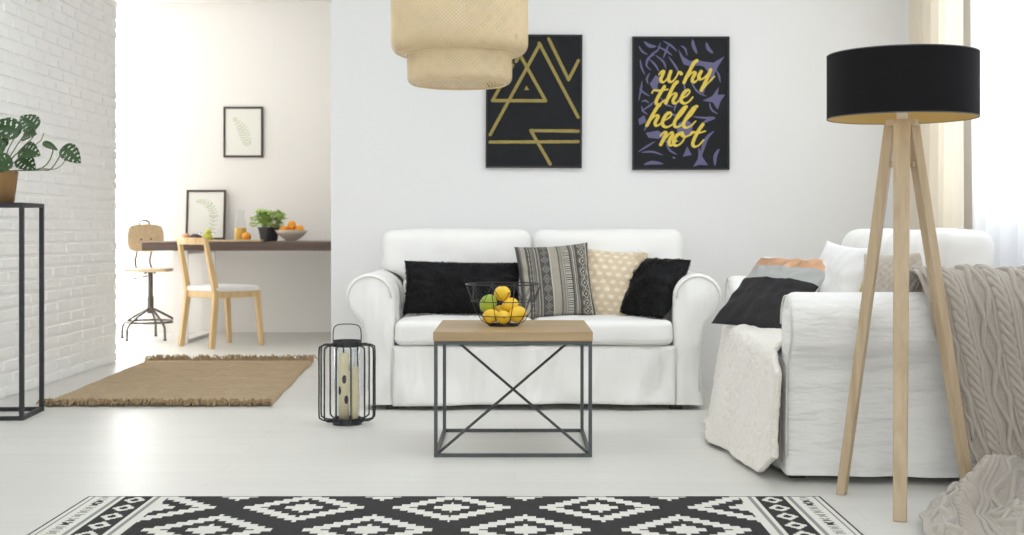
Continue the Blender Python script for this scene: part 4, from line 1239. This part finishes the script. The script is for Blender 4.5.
# ================================================================== ALCOVE CHAIR
BIRCH = wood_mat('golden_birch', (.58, .40, .19), (.74, .54, .29), 'Z', .45)
def chair():
    o3 = Vector((-2.17, 9.46, 0))
    t = thing('dining_chair', 'golden birch dining chair with white seat pad at the alcove table', 'chair', tuple(o3))
    A, B, Cc, Dd = (Vector((-2.463, 9.44, 0))-o3, Vector((-2.178, 9.195, 0))-o3, Vector((-1.885, 9.52, 0))-o3, Vector((-2.165, 9.70, 0))-o3)
    bk = ((A+B)/2-(Cc+Dd)/2).normalized()
    sd = (B-A).normalized(); zs = .405
    for P_, q in ((A, 1), (B, -1)):
        inn = sd*.018*q
        mid = P_ - bk*.045 + inn + Vector((0, 0, zs)); top = P_ + bk*.035 + inn*1.6 + Vector((0, 0, .795))
        b = MB(); b.beam(P_, mid, .030, .040, tuple(sd), w1=.034, d1=.046); b.beam(mid, top, .034, .046, tuple(sd), w1=.026, d1=.030)
        b.build('leg', BIRCH, t, bevel=.004)
    for P_, q in ((Cc, -1), (Dd, 1)):
        b = MB(); b.beam(P_, P_+bk*.03+sd*.012*q+Vector((0, 0, zs)), .028, .034, tuple(sd), w1=.036, d1=.042); b.build('leg', BIRCH, t, bevel=.004)
    At = A+bk*.035+sd*.028+Vector((0, 0, .775)); Bt = B+bk*.035-sd*.028+Vector((0, 0, .775))
    b = MB(); pts = [At.lerp(Bt, i/8)+bk*.022*math.sin(PI*i/8) for i in range(9)]
    for p, q in zip(pts, pts[1:]): b.beam(p, q, .050, .022, (0, 0, 1))
    b.build('top_rail', BIRCH, t, bevel=.003)
    a1, b1 = A-bk*.045+sd*.018, B-bk*.045-sd*.018; c1_, d1_ = Cc+bk*.03-sd*.012, Dd+bk*.03+sd*.012
    b = MB(); Z = Vector((0, 0, zs-.02))
    for p, q in ((a1, b1), (b1, c1_), (c1_, d1_), (d1_, a1)): b.beam(p+Z, q+Z, .048, .022, (0, 0, 1))
    b.build('seat_frame', BIRCH, t, bevel=.002)
    b = MB(); cen = (a1+b1+c1_+d1_)/4
    wv = (b1-a1).length; dv = ((c1_+d1_)/2-(a1+b1)/2).length
    M = Matrix(((sd.x, -bk.x, 0, cen.x), (sd.y, -bk.y, 0, cen.y), (0, 0, 1, zs+.022), (0, 0, 0, 1)))
    b.soft((0, 0, 0), (wv+.035, dv+.04, .040), .018, (0, 0, .010), n=16, M=M); b.build('seat', mat('white_seat_cloth', (.82, .81, .80), .8, bump=(300, .2, 2, .001)), t)
chair()

# ================================================================== SWIVEL STOOL
PLY = wood_mat('pale_plywood', (.66, .50, .30), (.78, .62, .41), 'X', .45); GUN = mat('gunmetal', (.13, .115, .10), .4, .6)
def stool():
    cx, cy = -2.865, 10.06
    t = thing('swivel_stool', 'industrial swivel stool with plywood seat and oval backrest by the alcove window', 'stool', (cx, cy, 0))
    b = MB(); b.soft((0, 0, .540), (.36, .34, .022), .011, (0, 0, 0), n=18, post=lambda p: Vector((p.x*(1-.10*(p.y/.17)**2), p.y*(1-.10*(p.x/.18)**2), p.z))); b.build('seat', PLY, t)
    b = MB(); b.lathe([(.0005, .20), (.024, .20), (.024, .33), (.019, .335), (.019, .52), (.05, .526), (.05, .529), (.0005, .529)], n=20); b.build('post', GUN, t, auto=40)
    for k in range(5):
        a = 2*PI*k/5 + 1.05+PI
        pr = [(.022, .235), (.10, .195), (.185, .145), (.228, .11), (.240, .075), (.243, .0)]
        b = MB(); b.tube(catmull([(r_*math.cos(a), r_*math.sin(a), z) for r_, z in pr], 4), .0095, 8)
        l = b.build('leg', GUN, t)
        b = MB(); b.lathe([(.0005, 0), (.014, 0), (.014, .012), (.0005, .012)], (.243*math.cos(a), .243*math.sin(a), 0), n=14); b.build('foot', GUN, l, auto=40)
    b = MB(); b.ring((0, 0, .135), .190, .0085, 44, k=8); b.build('foot_ring', GUN, t)
    L_, R_ = Vector((-3.075-cx, 10.14-cy, 0)), Vector((-2.875-cx, 10.46-cy, 0))
    d = (R_-L_).normalized(); nrm = Vector((d.y, -d.x, 0)); cen = (L_+R_)/2
    b = MB(); W2, H2 = (R_-L_).length/2, .112
    M = Matrix(((d.x, nrm.x, 0, cen.x), (d.y, nrm.y, 0, cen.y), (0, 0, 1, .790), (0, 0, 0, 1)))
    def squ(p):
        r_ = abs(p.x/W2)
        return Vector((p.x, p.y - .03*(1-r_*r_)+.03, p.z*(max(.0, 1-r_**3.5))**.42 if r_ < 1 else 0))
    b.soft((0, 0, 0), (2*W2, .014, 2*H2), .006, n=24, M=M, post=lambda p: Vector((p.x*(1-.16*(abs(p.z)/H2)**3), p.y+.10*p.x*p.x, p.z*(1-.16*(abs(p.x)/W2)**3)))); br = b.build('backrest', PLY, t)
    b = MB()
    for s in (-.05, .05):
        for zz in (.78,):
            q = cen + d*s + nrm*.009 + Vector((0, 0, zz)); b.tube([q-nrm*.004, q+nrm*.004], .008, 8)
    b.build('bolt', GUN, br)
    for s in (-.075, .075):
        q = cen + d*s - nrm*.012
        pts = [q+Vector((0, 0, .79)), q+Vector((0, 0, .68)), q+nrm*(-.02)+Vector((0, 0, .60)), q+nrm*.02+Vector((0, 0, .515)), Vector((d.x*s*.6, d.y*s*.6, .517))]
        b = MB(); b.tube(catmull(pts, 5), .0085, 8); b.build('back_support', GUN, t)
    b = MB(); q = cen - nrm*.010; b.tube(catmull([q-d*.055+Vector((0, 0, .885)), q-d*.045+Vector((0, 0, .918)), q+Vector((0, 0, .932)), q+d*.045+Vector((0, 0, .918)), q+d*.055+Vector((0, 0, .885))], 5), .007, 8); b.build('handle', GUN, t)
    b = MB(); b.tube([(0, 0, .50), (-.10, -.03, .475), (-.16, -.05, .465)], .005, 6); b.build('height_lever', GUN, t)
stool()

# ================================================================== LIGHT
w = bpy.data.worlds.new('sky'); bpy.context.scene.world = w; w.use_nodes = True
bg = w.node_tree.nodes['Background']; bg.inputs[0].default_value = (.93, .96, 1.0, 1); bg.inputs[1].default_value = .95
def area(name, loc, rot, sx, sy, power, col):
    l = bpy.data.lights.new(name, 'AREA'); l.shape = 'RECTANGLE'; l.size = sx; l.size_y = sy; l.energy = power; l.color = col
    o = bpy.data.objects.new(name, l); COL.objects.link(o); o.location = loc; o.rotation_euler = rot
    return o
area('window_daylight', (XR+.35, 4.9, 1.75), (0, R(90), 0), 1.7, 2.9, 50, (.97, .985, 1.0))       # through the right window
area('alcove_daylight', (-3.77, 11.0, 1.35), (R(-90), 0, 0), 1.3, 2.5, 158, (1, .975, .95))         # through the alcove window
area('rear_fill', (-.6, -1.3, 1.5), (R(90), 0, 0), 4.5, 2.4, 60, (1, 1, .99))                 # frontal fill lamp added at the open side behind the camera

for a_, c_ in ADDED_SKYLIGHTS: area('roof_fill', ((a_+c_)/2, (SY0+SY1)/2, 3.0), (0, 0, 0), c_-a_, SY1-SY0, 21, (.97, .985, 1.0))   # fill lamps above the added roof openings

# ================================================================== CAMERA
cd = bpy.data.cameras.new('camera'); cam = bpy.data.objects.new('camera', cd); COL.objects.link(cam)
cam.location = (0, 0, H0); cam.rotation_euler = (R(90), 0, 0)
cd.sensor_width = 36; cd.lens = F/1024*36
cd.shift_x = -(VX-512)/1024; cd.shift_y = -(267.5-VY)/1024
cd.dof.use_dof = True; cd.dof.focus_distance = 4.6; cd.dof.aperture_fstop = 5.0
cd.clip_start = .05
sc = bpy.context.scene; sc.camera = cam
vs = sc.view_settings; vs.view_transform = 'Standard'; vs.look = 'None'; vs.gamma = 1; vs.exposure = 0.12; vs.use_curve_mapping = False
sc.display_settings.display_device = 'sRGB'
try:
    sc.cycles.use_denoising = True; sc.cycles.max_bounces = 12; sc.cycles.diffuse_bounces = 6; sc.cycles.transparent_max_bounces = 16
    sc.cycles.sample_clamp_indirect = 6
except Exception: pass
